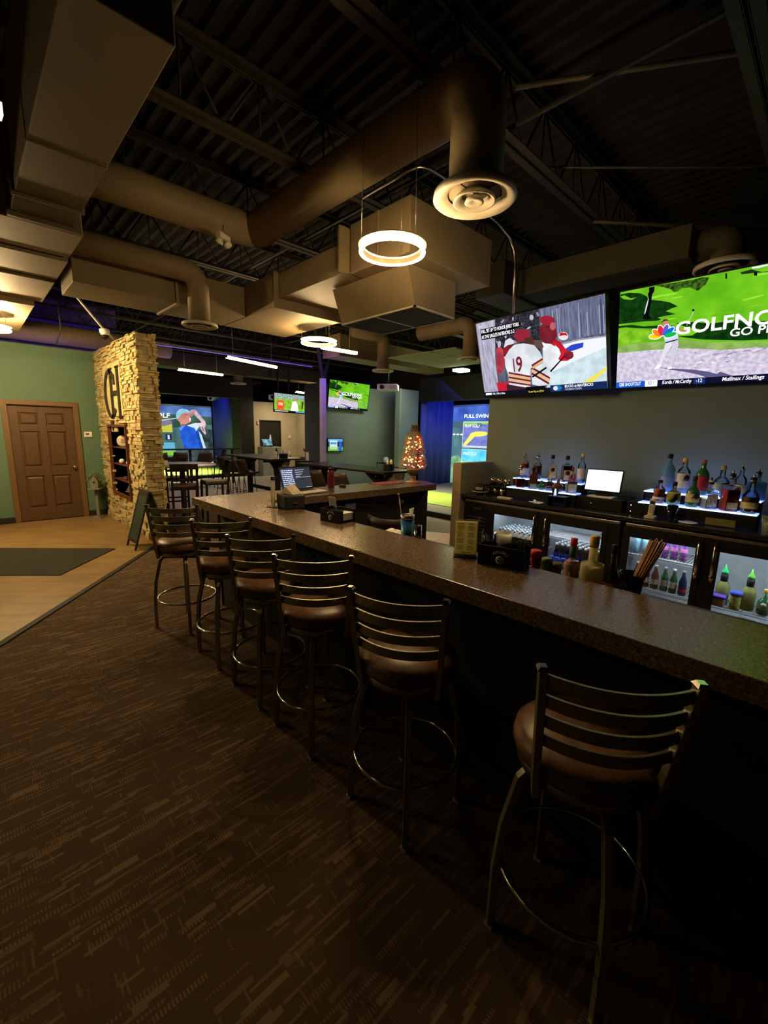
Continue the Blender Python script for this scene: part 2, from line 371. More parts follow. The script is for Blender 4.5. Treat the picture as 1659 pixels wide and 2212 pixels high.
struct('turf_1', MB().prism([(7.65, 3.46), (9.4, 3.46), (9.4, 8.95), (7.65, 8.95)], 0.09, 0.105), turf)
struct('turf_2', MB().prism([(2.4, 15.5), (7.3, 15.5), (7.9, 18.6), (2.4, 18.6)], 0.09, 0.105), turf)

# lobby wall with the six-panel door
w_ = MB().box((-6, 9.80, 0), (0.56, 9.95, 3.05)).box((0.56, 9.80, 2.06), (1.50, 9.95, 3.05)).box((1.50, 9.80, 0), (1.90, 9.95, 3.05))
struct('wall_left', w_, green)
struct('baseboard_left', MB().box((-6, 9.785, 0.006), (0.50, 9.80, 0.11)).box((1.56, 9.785, 0.006), (1.88, 9.80, 0.11)), matte)
t = MB().box((0.49, 9.77, 0.006), (0.57, 9.80, 2.12)).box((1.49, 9.77, 0.006), (1.57, 9.80, 2.12)).box((0.57, 9.77, 2.04), (1.49, 9.80, 2.12))
t.box((0.56, 9.80, 0), (0.575, 9.94, 2.05)).box((1.485, 9.80, 0), (1.50, 9.94, 2.05)).box((0.56, 9.80, 2.035), (1.5, 9.94, 2.05))
struct('trim_4', t, oak_t, 0.004)
door = MB()
def panel_door(mb, x0, x1, y, z0, z1):
    W = x1-x0; H = z1-z0
    xs = [x0, x0+0.13, x0+W/2-0.055, x0+W/2+0.055, x1-0.13, x1]
    zs = [z0, z0+0.23, z0+0.80, z0+0.96, z0+1.58, z0+1.69, z0+1.90, z1]
    mb.box((x0, y+0.026, z0), (x1, y+0.045, z1))
    for a, b in ((0, 1), (2, 3), (4, 5)): mb.box((xs[a], y, z0), (xs[b], y+0.027, z1))
    for a, b in ((0, 1), (2, 3), (4, 5), (6, 7)):
        for c, d in ((1, 2), (3, 4)): mb.box((xs[c], y, zs[a]), (xs[d], y+0.027, zs[b]))
    for a, b in ((1, 2), (3, 4), (5, 6)):
        for c, d in ((1, 2), (3, 4)):
            q = 0.012; q2 = 0.045; A = (xs[c]+q, xs[d]-q, zs[a]+q, zs[b]-q); B = (xs[c]+q2, xs[d]-q2, zs[a]+q2, zs[b]-q2)
            mb.add([(A[0], y+0.027, A[2]), (A[1], y+0.027, A[2]), (A[1], y+0.027, A[3]), (A[0], y+0.027, A[3]), (B[0], y+0.006, B[2]), (B[1], y+0.006, B[2]), (B[1], y+0.006, B[3]), (B[0], y+0.006, B[3])],
                   [(4, 5, 6, 7), (0, 1, 5, 4), (1, 2, 6, 5), (2, 3, 7, 6), (3, 0, 4, 7)])
panel_door(door, 0.575, 1.485, 9.835, 0.012, 2.035)
d1 = struct('door_1', door, oak, 0.004)
kn = MB(); kn.lathe([(0.032, 0), (0.032, 0.008), (0.012, 0.014), (0.012, 0.03), (0.028, 0.042), (0.03, 0.056), (0.02, 0.066), (1e-6, 0.068)], n=20,
                    T=Matrix.Translation((1.425, 9.835, 0.95)) @ Matrix.Rotation(PI/2, 4, 'X'))
k = kn.build('door_knob', brass, d1); k['label'] = 'polished brass knob'

# lounge and bar walls
struct('wall_back', MB().box((7.10, 9.90, 0), (10.3, 10.55, 2.98)), grey_g)
struct('wall_end', MB().box((7.03, 9.895, 0), (7.10, 10.62, 2.98)), mat('navy_wall_paint', (0.035, 0.045, 0.06), 0.8, scale=3))
struct('wall_right', MB().box((5.26, -2.5, 0), (5.42, 3.42, 3.0)), grey_w)
struct('wall_half', MB().box((4.53, 3.30, 0), (5.26, 3.43, 1.335)), tan_w, 0.003)
struct('wall_corridor', MB().box((7.86, 15.9, 0), (8.44, 16.05, 2.78)).box((7.86, 15.9, 2.78), (7.861, 16.0, 2.79)).box((9.36, 15.9, 0), (10.3, 16.05, 2.78)).box((8.44, 15.9, 2.08), (9.36, 16.05, 2.78)), beige)
struct('wall_corridor_side', MB().box((10.12, 10.55, 0), (10.3, 15.9, 2.95)), beige)
struct('wall_bay', MB().box((9.15, 9.0, 0), (10.02, 9.12, 2.95)).box((9.15, 8.94, 0), (9.22, 9.0, 2.95)), grey_g)
struct('wall_front', MB().box((-6, -3.2, 0), (13.2, -3.0, 4.45)), matte)
struct('wall_far', MB().box((-6, 20.9, 0), (13.2, 21.1, 4.45)).box((12.2, -3, 0), (12.4, 20.9, 4.45)).box((7.35, 15.25, 0), (7.86, 16.0, 4.45)), matte)
struct('wall_west', MB().box((-6.2, -3, 0), (-6, 21, 4.45)), green)
struct('wall_beyond', MB().box((-6, 12.3, 0), (2.9, 12.4, 4.45)), mat('indigo_wall_paint', (0.10, 0.08, 0.22), 0.8, scale=3))
struct('soffit', MB().box((2.3, 15.25, 2.80), (7.35, 15.6, 3.5)).box((10.05, 3.43, 2.64), (10.35, 8.99, 3.3)).box((2.3, 15.6, 3.4), (8.4, 20.9, 3.5)).box((10.35, 3.43, 3.1), (12.2, 9.1, 3.2)), matte)
# restroom door at the end of the corridor
rd = MB().box((8.46, 15.93, 0.01), (9.34, 15.98, 2.05)).box((8.43, 15.885, 0), (8.47, 15.9, 2.09)).box((9.33, 15.885, 0), (9.37, 15.9, 2.09)).box((8.43, 15.885, 2.05), (9.37, 15.9, 2.09))
d2 = struct('door_2', rd, matte)
sg = MB(Matrix.Translation((8.90, 15.925, 1.42)) @ Matrix.Rotation(PI/2, 4, 'X'))
sg.prism([(-0.05, -0.10), (0.05, -0.10), (0.03, 0.04), (-0.03, 0.04)], 0, 0.006).prism([(0.03*math.cos(a*PI/5), 0.075+0.03*math.sin(a*PI/5)) for a in range(10)], 0, 0.006)
s_ = sg.build('restroom_sign', mat('sign_white', (0.8, 0.8, 0.8), 0.5, emit=0.12), d2); s_['label'] = 'white figure sign'

# blue bay curtains: wavy sheets with real folds
def curtain(a, b, z0, z1, label, amp=0.035, n=14):
    a = Vector(a); b = Vector(b); d = (b-a); L_ = d.length; d.normalize(); nrm = Vector((-d.y, d.x, 0)); N = n*6
    vs = []; fs = []
    for side in (0.012, -0.012):
        for i in range(N+1):
            p = a+d*L_*i/N+nrm*(amp*math.sin(2*PI*n*i/N+0.6*math.sin(i*0.37))+side)
            vs.append((p.x, p.y, z0)); vs.append((p.x, p.y, z1))
    k = 2*(N+1)
    for i in range(N):
        fs.append((2*i, 2*i+2, 2*i+3, 2*i+1)); fs.append((k+2*i, k+2*i+1, k+2*i+3, k+2*i+2))
        fs.append((2*i+1, 2*i+3, k+2*i+3, k+2*i+1)); fs.append((2*i, k+2*i, k+2*i+2, 2*i+2))
    o = MB().add(vs, fs, 0, True).build('bay_curtain', navy); return tag(o, label, 'curtain', 'blue curtains of the golf bays')
curtain((10.05, 8.93, 0), (11.62, 8.93, 0), 0.1, 2.75, 'blue curtain beside the right golf screen, behind the christmas tree', n=5)
curtain((7.42, 15.35, 0), (8.28, 19.9, 0), 0.1, 2.95, 'blue curtain beside the golfer screen, at the far end of the room', n=9)

# corrugated roof deck and open-web joists
vs = []; fs = []; prof = []
x = -3.0
while x < 12.6:
    prof += [(x, 4.40), (x+0.05, 4.40), (x+0.075, 4.445), (x+0.125, 4.445)]; x += 0.15
for px_, pz in prof: vs += [(px_, -3.0, pz), (px_, 21.0, pz)]
for i in range(len(prof)-1): fs.append((2*i, 2*i+1, 2*i+3, 2*i+2))
k = len(vs); vs += [(-3.2, -3, 4.55), (12.6, -3, 4.55), (12.6, 21, 4.55), (-3.2, 21, 4.55)]; fs.append((k, k+1, k+2, k+3))
struct('ceiling', MB().add(vs, fs), ceil_m)
struct('ceiling_lobby', MB().box((-6, -3, 4.4), (-3, 21, 4.55)), ceil_m)
def joist(y, x0=-2.0, x1=12.0):
    m = MB()
    for dy in (-0.045, 0.045):
        m.box((x0, y+dy-0.032, 3.90), (x1, y+dy+0.032, 3.908)); m.box((x0, y+dy-math.copysign(0.032, dy)*1-0.004, 3.90), (x1, y+dy-math.copysign(0.032, dy)*1+0.004, 3.95))
        m.box((x0, y+dy-0.03, 4.385), (x1, y+dy+0.03, 4.395)); m.box((x0, y+dy-math.copysign(0.03, dy)-0.004, 4.34), (x1, y+dy-math.copysign(0.03, dy)+0.004, 4.39))
    n = int((x1-x0)/0.6); s_ = (x1-x0)/n
    for i in range(n):
        xa = x0+i*s_; m.tube([(xa, y, 3.91), (xa+s_*0.5, y, 4.38)], 0.011, 5); m.tube([(xa+s_*0.5, y, 4.38), (xa+s_, y, 3.91)], 0.011, 5)
        m.tube([(xa+s_*0.5, y, 3.92), (xa+s_*0.5, y, 4.38)], 0.008, 5)
    o = struct('ceiling_joist', m, joist_m)
for i in range(-2, 14): joist(2.10+1.43*i)
# bridging angles across the joists
struct('joist_bridging', MB().box((3.2, -2, 3.955), (3.23, 20, 3.975)).box((6.4, -2, 3.955), (6.43, 20, 3.975)).box((-0.6, -2, 3.955), (-0.57, 20, 3.975)), joist_m)
# lay-in ceiling panels over the far right of the lounge
g = MB()
for i in range(3):
    for j in range(3): g.box((6.9+i*0.62, 5.3+j*0.62, 3.30), (6.9+i*0.62+0.6, 5.3+j*0.62+0.6, 3.32))
struct('ceiling_panels', g, mat('acoustic_panel', (0.34, 0.35, 0.24), 0.9, scale=40))

# ---------------------------------------------------------------- ledgestone wall with niche
stones = [mat('stone_%s' % n_, c, 0.9, 0, tuple(v*0.72 for v in c), 14, 0.5) for n_, c in
          (('gold', (0.54, 0.42, 0.18)), ('sand', (0.64, 0.53, 0.27)), ('grey', (0.42, 0.37, 0.20)), ('rust', (0.36, 0.25, 0.10)))]
sw = MB()
def ledger(along, a0, a1, plane, sgn, z0, z1, holes=()):
    z = z0
    while z < z1-0.015:
        h = random.choice((0.028, 0.036, 0.045, 0.058)); h = min(h, z1-z); a = a0
        while a < a1-0.01:
            L_ = random.uniform(0.07, 0.26) if h < 0.05 else random.uniform(0.06, 0.17); L_ = min(L_, a1-a)
            if a1-a-L_ < 0.04: L_ = a1-a
            p = random.uniform(0.003, 0.042); mid = a+L_/2; zm = z+h/2
            for (b0, b1, c0, c1) in holes:
                if b0-0.01 < mid < b1+0.01 and c0-0.01 < zm < c1+0.01: p = None; break
            if p is not None:
                g_ = 0.0025; mi = random.choices(range(4), (5, 5, 3, 2))[0]
                if sgn < 0: u0_, u1_ = plane-p, plane+0.02
                else: u0_, u1_ = plane-0.02, plane+p
                if along == 'y': sw.box((u0_, a+g_, z+g_), (u1_, a+L_-g_, z+h-g_), mi)
                else: sw.box((a+g_, u0_, z+g_), (a+L_-g_, u1_, z+h-g_), mi)
            a += L_
        z += h
NY0, NY1, NZ0, NZ1 = 7.93, 9.02, 0.56, 1.70
ledger('y', 7.065, 9.78, 1.90, -1, 0.0, 3.03, [(NY0-0.05, NY1+0.05, NZ0-0.05, NZ1+0.05), (7.98, 9.16, 1.86, 2.74), (8.5, 8.85, 1.62, 1.9)])
ledger('x', 1.885, 2.14, 7.09, -1, 0.0, 3.03)
ledger('y', 7.065, 9.78, 2.13, 1, 0.0, 3.03)
core = [(1.90, 7.09, 0, 2.13, 9.78, NZ0), (1.90, 7.09, NZ1, 2.13, 9.78, 3.0), (1.90, 7.09, NZ0, 2.13, NY0, NZ1), (1.90, NY1, NZ0, 2.13, 9.78, NZ1), (2.11, NY0, NZ0, 2.13, NY1, NZ1)]
for a in core: sw.box(a[:3], a[3:], 2)
sw.box((1.876, 8.0, 1.88), (1.90, 9.14, 2.72), 1).box((1.876, 8.50, 1.62), (1.90, 8.85, 1.88), 1)
struct('wall_stone', sw, stones)
def onwall(cy, cz, T=0.0):   # local x -> -Y, y -> Z, z -> -X (faces the camera side)
    return Matrix(((0, 0, -1, 1.874-T), (-1, 0, 0, cy), (0, 1, 0, cz), (0, 0, 0, 1)))
# the "CH" letters
lg = MB(onwall(9.08, 1.84))
def arc_band(cx, cy, rx0, ry0, rx1, ry1, a0, a1, n=26):
    vs = []; fs = []
    for i in range(n+1):
        a = a0+(a1-a0)*i/n
        for (rx, ry) in ((rx0, ry0), (rx1, ry1)):
            for z in (0, 0.02): vs.append((cx+rx*math.cos(a), cy+ry*math.sin(a), z))
    for i in range(n):
        q = 4*i; p = q+4
        fs += [(q+1, q+3, p+3, p+1), (q, p, p+2, q+2), (q, q+1, p+1, p), (q+2, p+2, p+3, q+3)]
    fs += [(0, 2, 3, 1), (4*n, 4*n+1, 4*n+3, 4*n+2)]
    lg.add(vs, fs)
arc_band(0.42, 0.40, 0.40, 0.40, 0.29, 0.345, R(42), R(318))
lg.prism([(0.66, 0.54), (0.74, 0.54), (0.74, 0.70), (0.71, 0.70)], 0, 0.02)
for hx in (0.46, 0.90):
    lg.prism([(hx, 0.02), (hx+0.10, 0.02), (hx+0.10, 0.80), (hx, 0.80)], 0, 0.02)
    for zz in (0.0, 0.785): lg.prism([(hx-0.045, zz), (hx+0.145, zz), (hx+0.145, zz+0.03), (hx-0.045, zz+0.03)], 0, 0.02)
lg.prism([(0.56, 0.37), (0.90, 0.37), (0.90, 0.44), (0.56, 0.44)], 0, 0.02)
lg.prism([(0.30, -0.03), (0.50, -0.03), (0.40, -0.21)], 0, 0.02)
tag(lg.build('wall_letters', mat('aged_iron', (0.05, 0.045, 0.03), 0.5, 0.5, scale=20)), 'dark metal interlocked C and H letters on the stone wall', 'letters')
# niche shelf box
nb = MB()
nb.box((1.853, NY0-0.04, NZ0-0.04), (2.11, NY0, NZ1+0.04)).box((1.853, NY1, NZ0-0.04), (2.11, NY1+0.04, NZ1+0.04)).box((1.853, NY0, NZ1), (2.11, NY1, NZ1+0.04)).box((1.853, NY0, NZ0-0.04), (2.11, NY1, NZ0)).box((2.095, NY0, NZ0), (2.11, NY1, NZ1))
nroot = nb.build('display_niche', brownw); tag(nroot, 'brown wooden display niche set in the stone wall below the letters', 'shelf')
NS = [0.80, 1.07, 1.36]
for z in NS: MB().box((1.875, NY0, z-0.012), (2.095, NY1, z)).build('shelf_board', brownw, nroot)
pl = thing('display_plate', 'round cream display plate on the top shelf of the stone niche', 'plate', (1.985, 8.62, 1.36), R(62))
PLT = Matrix(((0, 0, -1, 0), (-1, 0, 0, 0), (0, 1, 0, 0.10), (0, 0, 0, 1)))
MB(PLT).lathe([(0.10, 0), (0.10, 0.006), (0.07, 0.012), (1e-6, 0.012)], n=28).build('plate', cream, pl)
MB(PLT).prism([(-0.03, -0.04), (0.03, -0.04), (0.03, 0.04), (-0.03, 0.04)], 0.012, 0.0135).build('crest', tan_w, pl)
def golf_ball(y, x, z, r, label):
    tag(MB().ball((x, y, z+r), r, 14).build('golf_ball', white), label, 'golf ball', 'golf balls in the stone niche')
for y, x, z, r, l in ((8.70, 1.96, 1.07, 0.035, 'small white ball at the back of the middle niche shelf'), (8.58, 1.93, 1.07, 0.045, 'large white ball on the middle niche shelf'),
                      (8.22, 1.95, 1.07, 0.04, 'white ball at the right end of the middle niche shelf')): golf_ball(y, x, z, r, l)
tag(MB().lathe([(0.035, 0), (0.045, 0.015), (0.045, 0.03), (0.03, 0.035), (0.045, 0.04), (0.045, 0.055), (1e-6, 0.06)], (1.95, 8.47, 0.80), 16).build('trinket_box', [brownw]), 'small round trinket box on the lower niche shelf', 'box')
gl = thing('glass_cloche', 'glass tiered ornament standing on the bottom of the niche', 'ornament', (1.97, 8.30, NZ0+0.002))
MB().lathe([(0.05, 0), (0.05, 0.02), (0.02, 0.03), (0.02, 0.05)], n=18).build('base', brownw, gl)
MB().lathe([(0.085, 0.05), (0.09, 0.065), (0.055, 0.075), (0.07, 0.10), (0.04, 0.115), (0.05, 0.14), (0.02, 0.16), (1e-6, 0.185)], n=18).build('glass_tiers', mat('silvered_glass', (0.5, 0.5, 0.42), 0.1, 0.8, scale=20), gl)

# thermostat, birdhouse, chalkboard sandwich sign, floor mat
th = tag(MB().box((1.62, 9.775, 1.50), (1.75, 9.80, 1.60)).build('thermostat', white, bev=0.006), 'white thermostat on the green wall beside the oak door', 'thermostat')
MB().box((1.645, 9.770, 1.545), (1.695, 9.776, 1.570)).build('display', black, th)
bh = thing('birdhouse', 'weathered wooden birdhouse on a post beside the stone wall', 'birdhouse', (1.68, 9.52, 0.006), R(60)); bh.scale = (0.8, 0.8, 0.94)
wood_o = mat('weathered_wood', (0.20, 0.19, 0.14), 0.85, 0, (0.12, 0.115, 0.08), 18, 0.4, stretch=(4, 4, 1))
MB().box((-0.15, -0.09, 0), (0.15, 0.09, 0.02)).build('base', wood_o, bh, 0.003)
MB().cbox((0, 0, 0.30), (0.06, 0.06, 0.56)).build('post', wood_o, bh, 0.003)
MB().box((-0.17, -0.12, 0.58), (0.17, 0.12, 0.60)).build('platform', wood_o, bh, 0.003)
hb = MB(); hb.add([(-0.10, -0.08, 0.60), (0.10, -0.08, 0.60), (0.10, 0.08, 0.60), (-0.10, 0.08, 0.60), (-0.10, -0.08, 0.74), (0.10, -0.08, 0.74), (0.10, 0.08, 0.74), (-0.10, 0.08, 0.74), (-0.10, 0, 0.86), (0.10, 0, 0.86)],
                 [(0, 3, 2, 1), (0, 1, 5, 4), (2, 3, 7, 6), (1, 2, 6, 9, 5), (0, 4, 8, 7, 3), (4, 5, 9, 8), (7, 8, 9, 6)])
hb.build('house', wood_o, bh)
MB(Matrix.Translation((-0.101, 0, 0.72)) @ Matrix.Rotation(PI/2, 4, 'Y')).lathe([(0.022, -0.002), (0.022, 0.002)], n=16).build('entrance_hole', matte, bh)
rf = MB()
for sgn in (-1, 1):
    for i in range(5):
        a = Vector((0, sgn*(0.02+0.026*i), 0.872-0.028*i)); rf.box((-0.14, min(a.y, a.y+sgn*0.03), a.z), (0.14, max(a.y, a.y+sgn*0.03), a.z+0.012))
rf.build('roof', wood_o, bh)
sb = thing('sandwich_board', 'black chalkboard sandwich sign leaning open at the stone wall corner', 'sign', (1.79, 6.80, 0.006), R(92))
chalk = mat('chalkboard', (0.018, 0.035, 0.022), 0.7, scale=8)
for sgn in (-1, 1):
    T = Matrix.Translation((0, sgn*0.24, 0)) @ Matrix.Rotation(sgn*R(16), 4, 'X') @ Matrix.Scale(0.74, 4, (1, 0, 0)) @ Matrix.Scale(0.9, 4, (0, 0, 1))
    f = MB(T); f.box((-0.27, -0.01, 0), (-0.22, 0.01, 0.93)).box((0.22, -0.01, 0), (0.27, 0.01, 0.93)).box((-0.22, -0.01, 0.10), (0.22, 0.01, 0.15))
    f.prism([(-0.27, 0.85)]+[(0.27*math.cos(a), 0.87+0.07*math.sin(a)) for a in [PI*i/10 for i in range(10, -1, -1)]]+[(0.27, 0.85)], -0.01, 0.01, T=Matrix(((1, 0, 0, 0), (0, 0, 1, 0), (0, 1, 0, 0), (0, 0, 0, 1))))
    fo = f.build('frame', matte, sb)
    MB(T).box((-0.22, -0.006, 0.15), (0.22, 0.006, 0.86)).build('chalkboard_panel', chalk, fo)
    if sgn < 0:
        cb = MB(T)
        for i, (wd, zz) in enumerate(((0.30, 0.74), (0.24, 0.66), (0.34, 0.58), (0.22, 0.46), (0.30, 0.38), (0.20, 0.28))):
            x = -wd/2
            while x < wd/2:
                q = random.uniform(0.015, 0.035); cb.box((x, -0.0085, zz), (x+q, -0.006, zz+random.uniform(0.018, 0.035))); x += q+0.012
        cb.build('chalk_writing', mat('chalk', (0.30, 0.45, 0.32), 0.9, scale=60), fo)
tag(MB().prism([(1.37, 6.87), (0.62, 5.985), (-1.2, 7.51), (-0.45, 8.40)], 0.006, 0.016).build('floor_mat', mat('dark_mat', (0.020, 0.020, 0.013), 0.95, 0, (0.014, 0.014, 0.009), 80, 0.4)), 'dark rectangular entrance mat on the lobby tiles', 'mat')

# ---------------------------------------------------------------- ducts, diffusers, pipes
def duct(name, parts, label, bev=0.006, m=None):
    b = MB()
    for p in parts: b.box(*p)
    return tag(b.build(name, m or duct_m, bev=bev), label, 'duct')
tk = duct('rectangular_duct', [((0.42, 2.10, 3.22), (0.795, 4.40, 3.86)), ((0.415, 3.28, 3.215), (0.80, 3.295, 3.865)), ((0.40, 4.02, 3.20), (0.81, 4.04, 3.87)), ((0.40, 4.38, 3.19), (0.85, 4.43, 3.87))], 'long dark rectangular trunk duct overhead at the left', m=mat('shaded_trunk_paint', (0.10, 0.075, 0.042), 0.62, 0, (0.09, 0.067, 0.038), 3, spec=0.25))  # trunk colour darkened from the other ducts, standing in for missing light
duct('rectangular_duct', [((-0.9, 4.46, 3.20), (0.87, 5.10, 3.85)), ((-0.88, 5.10, 3.24), (0.85, 5.16, 3.80)), ((-0.9, 5.16, 3.18), (0.87, 5.85, 3.85)), ((-0.88, 5.85, 3.22), (0.85, 5.90, 3.8)), ((-0.9, 5.90, 3.16), (0.86, 6.9, 3.85)),
     ((-0.9, 6.9, 3.10), (0.78, 8.9, 3.8))], 'wide stepped duct with dark seams above the lobby')
duct('rectangular_duct', [((0.94, 5.45, 3.10), (1.90, 6.12, 3.45)), ((1.90, 5.43, 3.08), (1.93, 6.14, 3.47)), ((1.93, 5.45, 3.10), (2.74, 6.12, 3.45))], 'flat rectangular duct crossing above the stone wall')
cb = MB()
cb.box((2.75, 4.75, 3.10), (3.72, 6.12, 3.47)); cb.box((2.74, 4.73, 3.09), (3.73, 4.75, 3.48)); cb.box((2.80, 3.55, 3.20), (3.72, 4.73, 3.47)); cb.box((2.74, 3.52, 3.20), (3.75, 3.55, 3.60))
tag(cb.build('rectangular_duct', duct_m, bev=0.006), 'tan rectangular duct running back from the square plenum', 'duct')
hd = thing('duct_plenum', 'square tan plenum box with a flared grille hood behind the front ring light', 'duct', (0, 0, 0))
MB().box((2.85, 2.72, 3.19), (4.05, 3.50, 3.62)).box((2.84, 3.10, 3.188), (2.86, 3.12, 3.62)).build('plenum_box', duct_m, hd, 0.006)
MB().add([(3.02, 2.9, 3.19), (3.72, 2.9, 3.19), (3.72, 4.0, 3.19), (3.02, 4.0, 3.19), (3.24, 3.0, 2.90), (3.86, 3.0, 2.90), (3.86, 4.12, 2.90), (3.24, 4.12, 2.90)],
         [(0, 1, 2, 3), (0, 4, 5, 1), (1, 5, 6, 2), (2, 6, 7, 3), (3, 7, 4, 0), (4, 7, 6, 5)]).box((3.232, 3.55, 2.9), (3.245, 3.57, 3.10)).build('hood', duct_m, hd)
gr = MB().box((3.23, 2.99, 2.885), (3.87, 3.01, 2.90)).box((3.23, 4.11, 2.885), (3.87, 4.13, 2.90)).box((3.23, 2.99, 2.885), (3.25, 4.13, 2.90)).box((3.85, 2.99, 2.885), (3.87, 4.13, 2.90)).box((3.25, 3.55, 2.885), (3.85, 3.575, 2.90))
go = gr.build('grille_frame', diff_m, hd)
g = MB()
for i in range(26): g.box((3.25, 3.02+i*0.043, 2.888), (3.85, 3.032+i*0.043, 2.897))
g.box((3.25, 3.01, 2.898), (3.85, 4.11, 2.8995)); g.build('grille', mat('grille_grey', (0.12, 0.115, 0.10), 0.6, scale=30), go)
duct('rectangular_duct', [((4.64, 2.92, 3.30), (5.45, 3.30, 3.66)), ((4.90, 1.20, 3.32), (5.35, 2.90, 3.60)), ((4.88, 2.90, 3.30), (5.45, 2.92, 3.67))], 'dark rectangular duct above the bar televisions', m=duct_shade)
duct('rectangular_duct', [((3.3, 12.9, 3.35), (9.5, 13.5, 3.75))], 'long flat duct crossing the far ceiling', m=duct_shade)
duct('rectangular_duct', [((6.2, 7.9, 3.35), (9.8, 8.5, 3.80)), ((6.15, 7.88, 3.34), (6.2, 8.52, 3.81))], 'olive rectangular duct in front of the acoustic panels')
def round_duct(path, r, label, m=None):
    b = MB(); b.tube(path, r, 28)
    for i in (1, len(path)//2, len(path)-2):
        p = Vector(path[i]); 
    return tag(b.build('round_duct', m or duct_m), label, 'duct')
def bend(p, q, s_, rad, n=8):
    p, q, s_ = Vector(p), Vector(q), Vector(s_); a = (p-q).normalized(); c = (s_-q).normalized(); out = [p]
    for i in range(n+1):
        t_ = i/n; A = q+a*rad; B = q+c*rad
        out.append((A*(1-t_)**2)+(q*2*t_*(1-t_))+(B*t_*t_))
    return out+[s_]
round_duct(bend((2.39, 4.42, 3.70), (2.39, 1.75, 3.70), (2.39, 1.75, 3.13), 0.16), 0.16, 'round duct running over the bar and turning down to the nearest diffuser')
round_duct([(0.86, 4.50, 3.70), (1.4, 4.50, 3.70), (2.15, 4.50, 3.70), (2.36, 4.47, 3.70)], 0.155, 'round branch duct between the trunk duct and the bar duct')
round_duct(bend((0.87, 5.22, 3.40), (2.07, 5.22, 3.40), (2.07, 5.22, 2.88), 0.17), 0.115, 'round duct turning down above the flat duct over the stone wall')
round_duct(bend((5.12, 1.19, 3.46), (5.12, 0.95, 3.46), (5.12, 0.95, 3.25), 0.1), 0.13, 'round duct end above the golf television', duct_shade)
round_duct(bend((6.3, 7.6, 3.85), (7.19, 7.6, 3.85), (7.19, 7.6, 3.13), 0.2), 0.14, 'round duct dropping in front of the ceiling projector')
round_duct(bend((7.12, 6.4, 3.75), (7.12, 5.12, 3.75), (7.12, 5.12, 3.13), 0.2), 0.15, 'round duct dropping beside the hockey television')
round_duct([(6.35, 13.25, 3.5), (6.35, 13.25, 3.3), (6.35, 13.25, 3.13)], 0.14, 'round duct dropping in the far ceiling behind the linear lights')
round_duct([(-0.5, 10.9, 3.45), (1.0, 10.9, 3.45), (3.6, 10.9, 3.45)], 0.19, 'round duct seen over the green lobby wall')
def diffuser(loc, label, s_=1.0):
    d = thing('ceiling_diffuser', label, 'vent', loc, 0, 'round ceiling diffusers')
    MB().lathe([(0.150*s_, 0.03), (0.165*s_, 0.05), (0.245*s_, 0.03), (0.250*s_, 0.0), (0.235*s_, -0.012), (0.18*s_, 0.01), (0.162*s_, 0.022)], n=40, cap=False).build('outer_cone', diff_m, d)
    MB().lathe([(0.085*s_, 0.03), (0.122*s_, 0.0), (0.128*s_, -0.018), (0.118*s_, -0.020), (0.078*s_, 0.012)], n=36, cap=False).build('middle_cone', diff_m, d)
    MB().lathe([(0.02*s_, 0.02), (0.050*s_, 0.0), (0.058*s_, -0.020), (0.045*s_, -0.026), (0.015*s_, -0.012), (1e-6, -0.01)], n=30).build('centre_cone', diff_m, d)
    MB().lathe([(0.148*s_, 0.045), (0.148*s_, 0.048)], n=24).tube([(-0.14, 0, 0.03), (0.14, 0, 0.03)], 0.004, 5).tube([(0, -0.14, 0.03), (0, 0.14, 0.03)], 0.004, 5).build('throat', matte, d)
    return d
dd = diffuser((2.388, 1.749, 3.10), 'large round diffuser nearest the camera above the bar')
for loc, l in (((2.07, 5.22, 2.845), 'round diffuser in front of the flat duct near the stone wall'), ((7.19, 7.60, 3.10), 'round diffuser just above the hanging projector near the column'),
               ((7.12, 5.12, 3.10), 'round diffuser beside the hockey television'), ((6.35, 13.25, 3.10), 'round diffuser farthest away under the far ceiling'), ((5.12, 0.95, 3.22), 'round diffuser above the golf television')):
    o_ = dup(dd, loc, 0, l); o_.scale = (0.77,)*3 if loc[2] < 3 else (1, 1, 1)
def pipe(path, r, label, m=None, name='conduit'):
    return tag(MB().tube(path, r, 8).build(name, m or steel), label, 'pipe')
dpipe = mat('painted_pipe', (0.05, 0.045, 0.033), 0.5, scale=10)
pipe([(2.96, 3.45, 3.87), (2.945, 2.85, 3.87), (2.97, 2.74, 3.87), (3.05, 2.70, 3.87), (3.356, 2.70, 3.87), (4.24, 2.79, 3.86), (4.50, 2.80, 3.80), (4.59, 2.79, 3.70), (4.60, 2.77, 3.55), (4.60, 2.755, 3.05)], 0.014, 'steel conduit bending down to the hockey television')
pipe([(2.86, 3.39, 3.87), (2.87, 2.37, 3.87)], 0.010, 'short straight steel conduit beside the bar duct')
pipe([(3.0, 1.9, 4.05), (4.6, -0.6, 4.05)], 0.018, 'dark sprinkler pipe highest at the right of the ceiling', dpipe)
pipe([(3.9, 2.15, 4.0), (5.1, 0.9, 4.0), (5.9, -0.4, 4.0)], 0.010, 'thin dark conduit across the right ceiling', dpipe)
pipe([(4.9, 2.08, 3.87), (6.4, 0.8, 3.87), (7.6, -0.4, 3.87)], 0.02, 'dark sprinkler pipe over the golf television', dpipe)
pipe([(1.05, 1.6, 4.1), (1.15, 2.6, 4.1), (1.1, 3.3, 4.0), (0.9, 3.45, 3.95)], 0.022, 'dark pipe with an elbow beside the trunk duct', dpipe)
pipe([(1.34, 7.6, 3.45), (1.70, 8.0, 3.17), (1.90, 8.12, 3.02)], 0.016, 'pale conduit slanting down to the dome camera on the stone wall', cream)
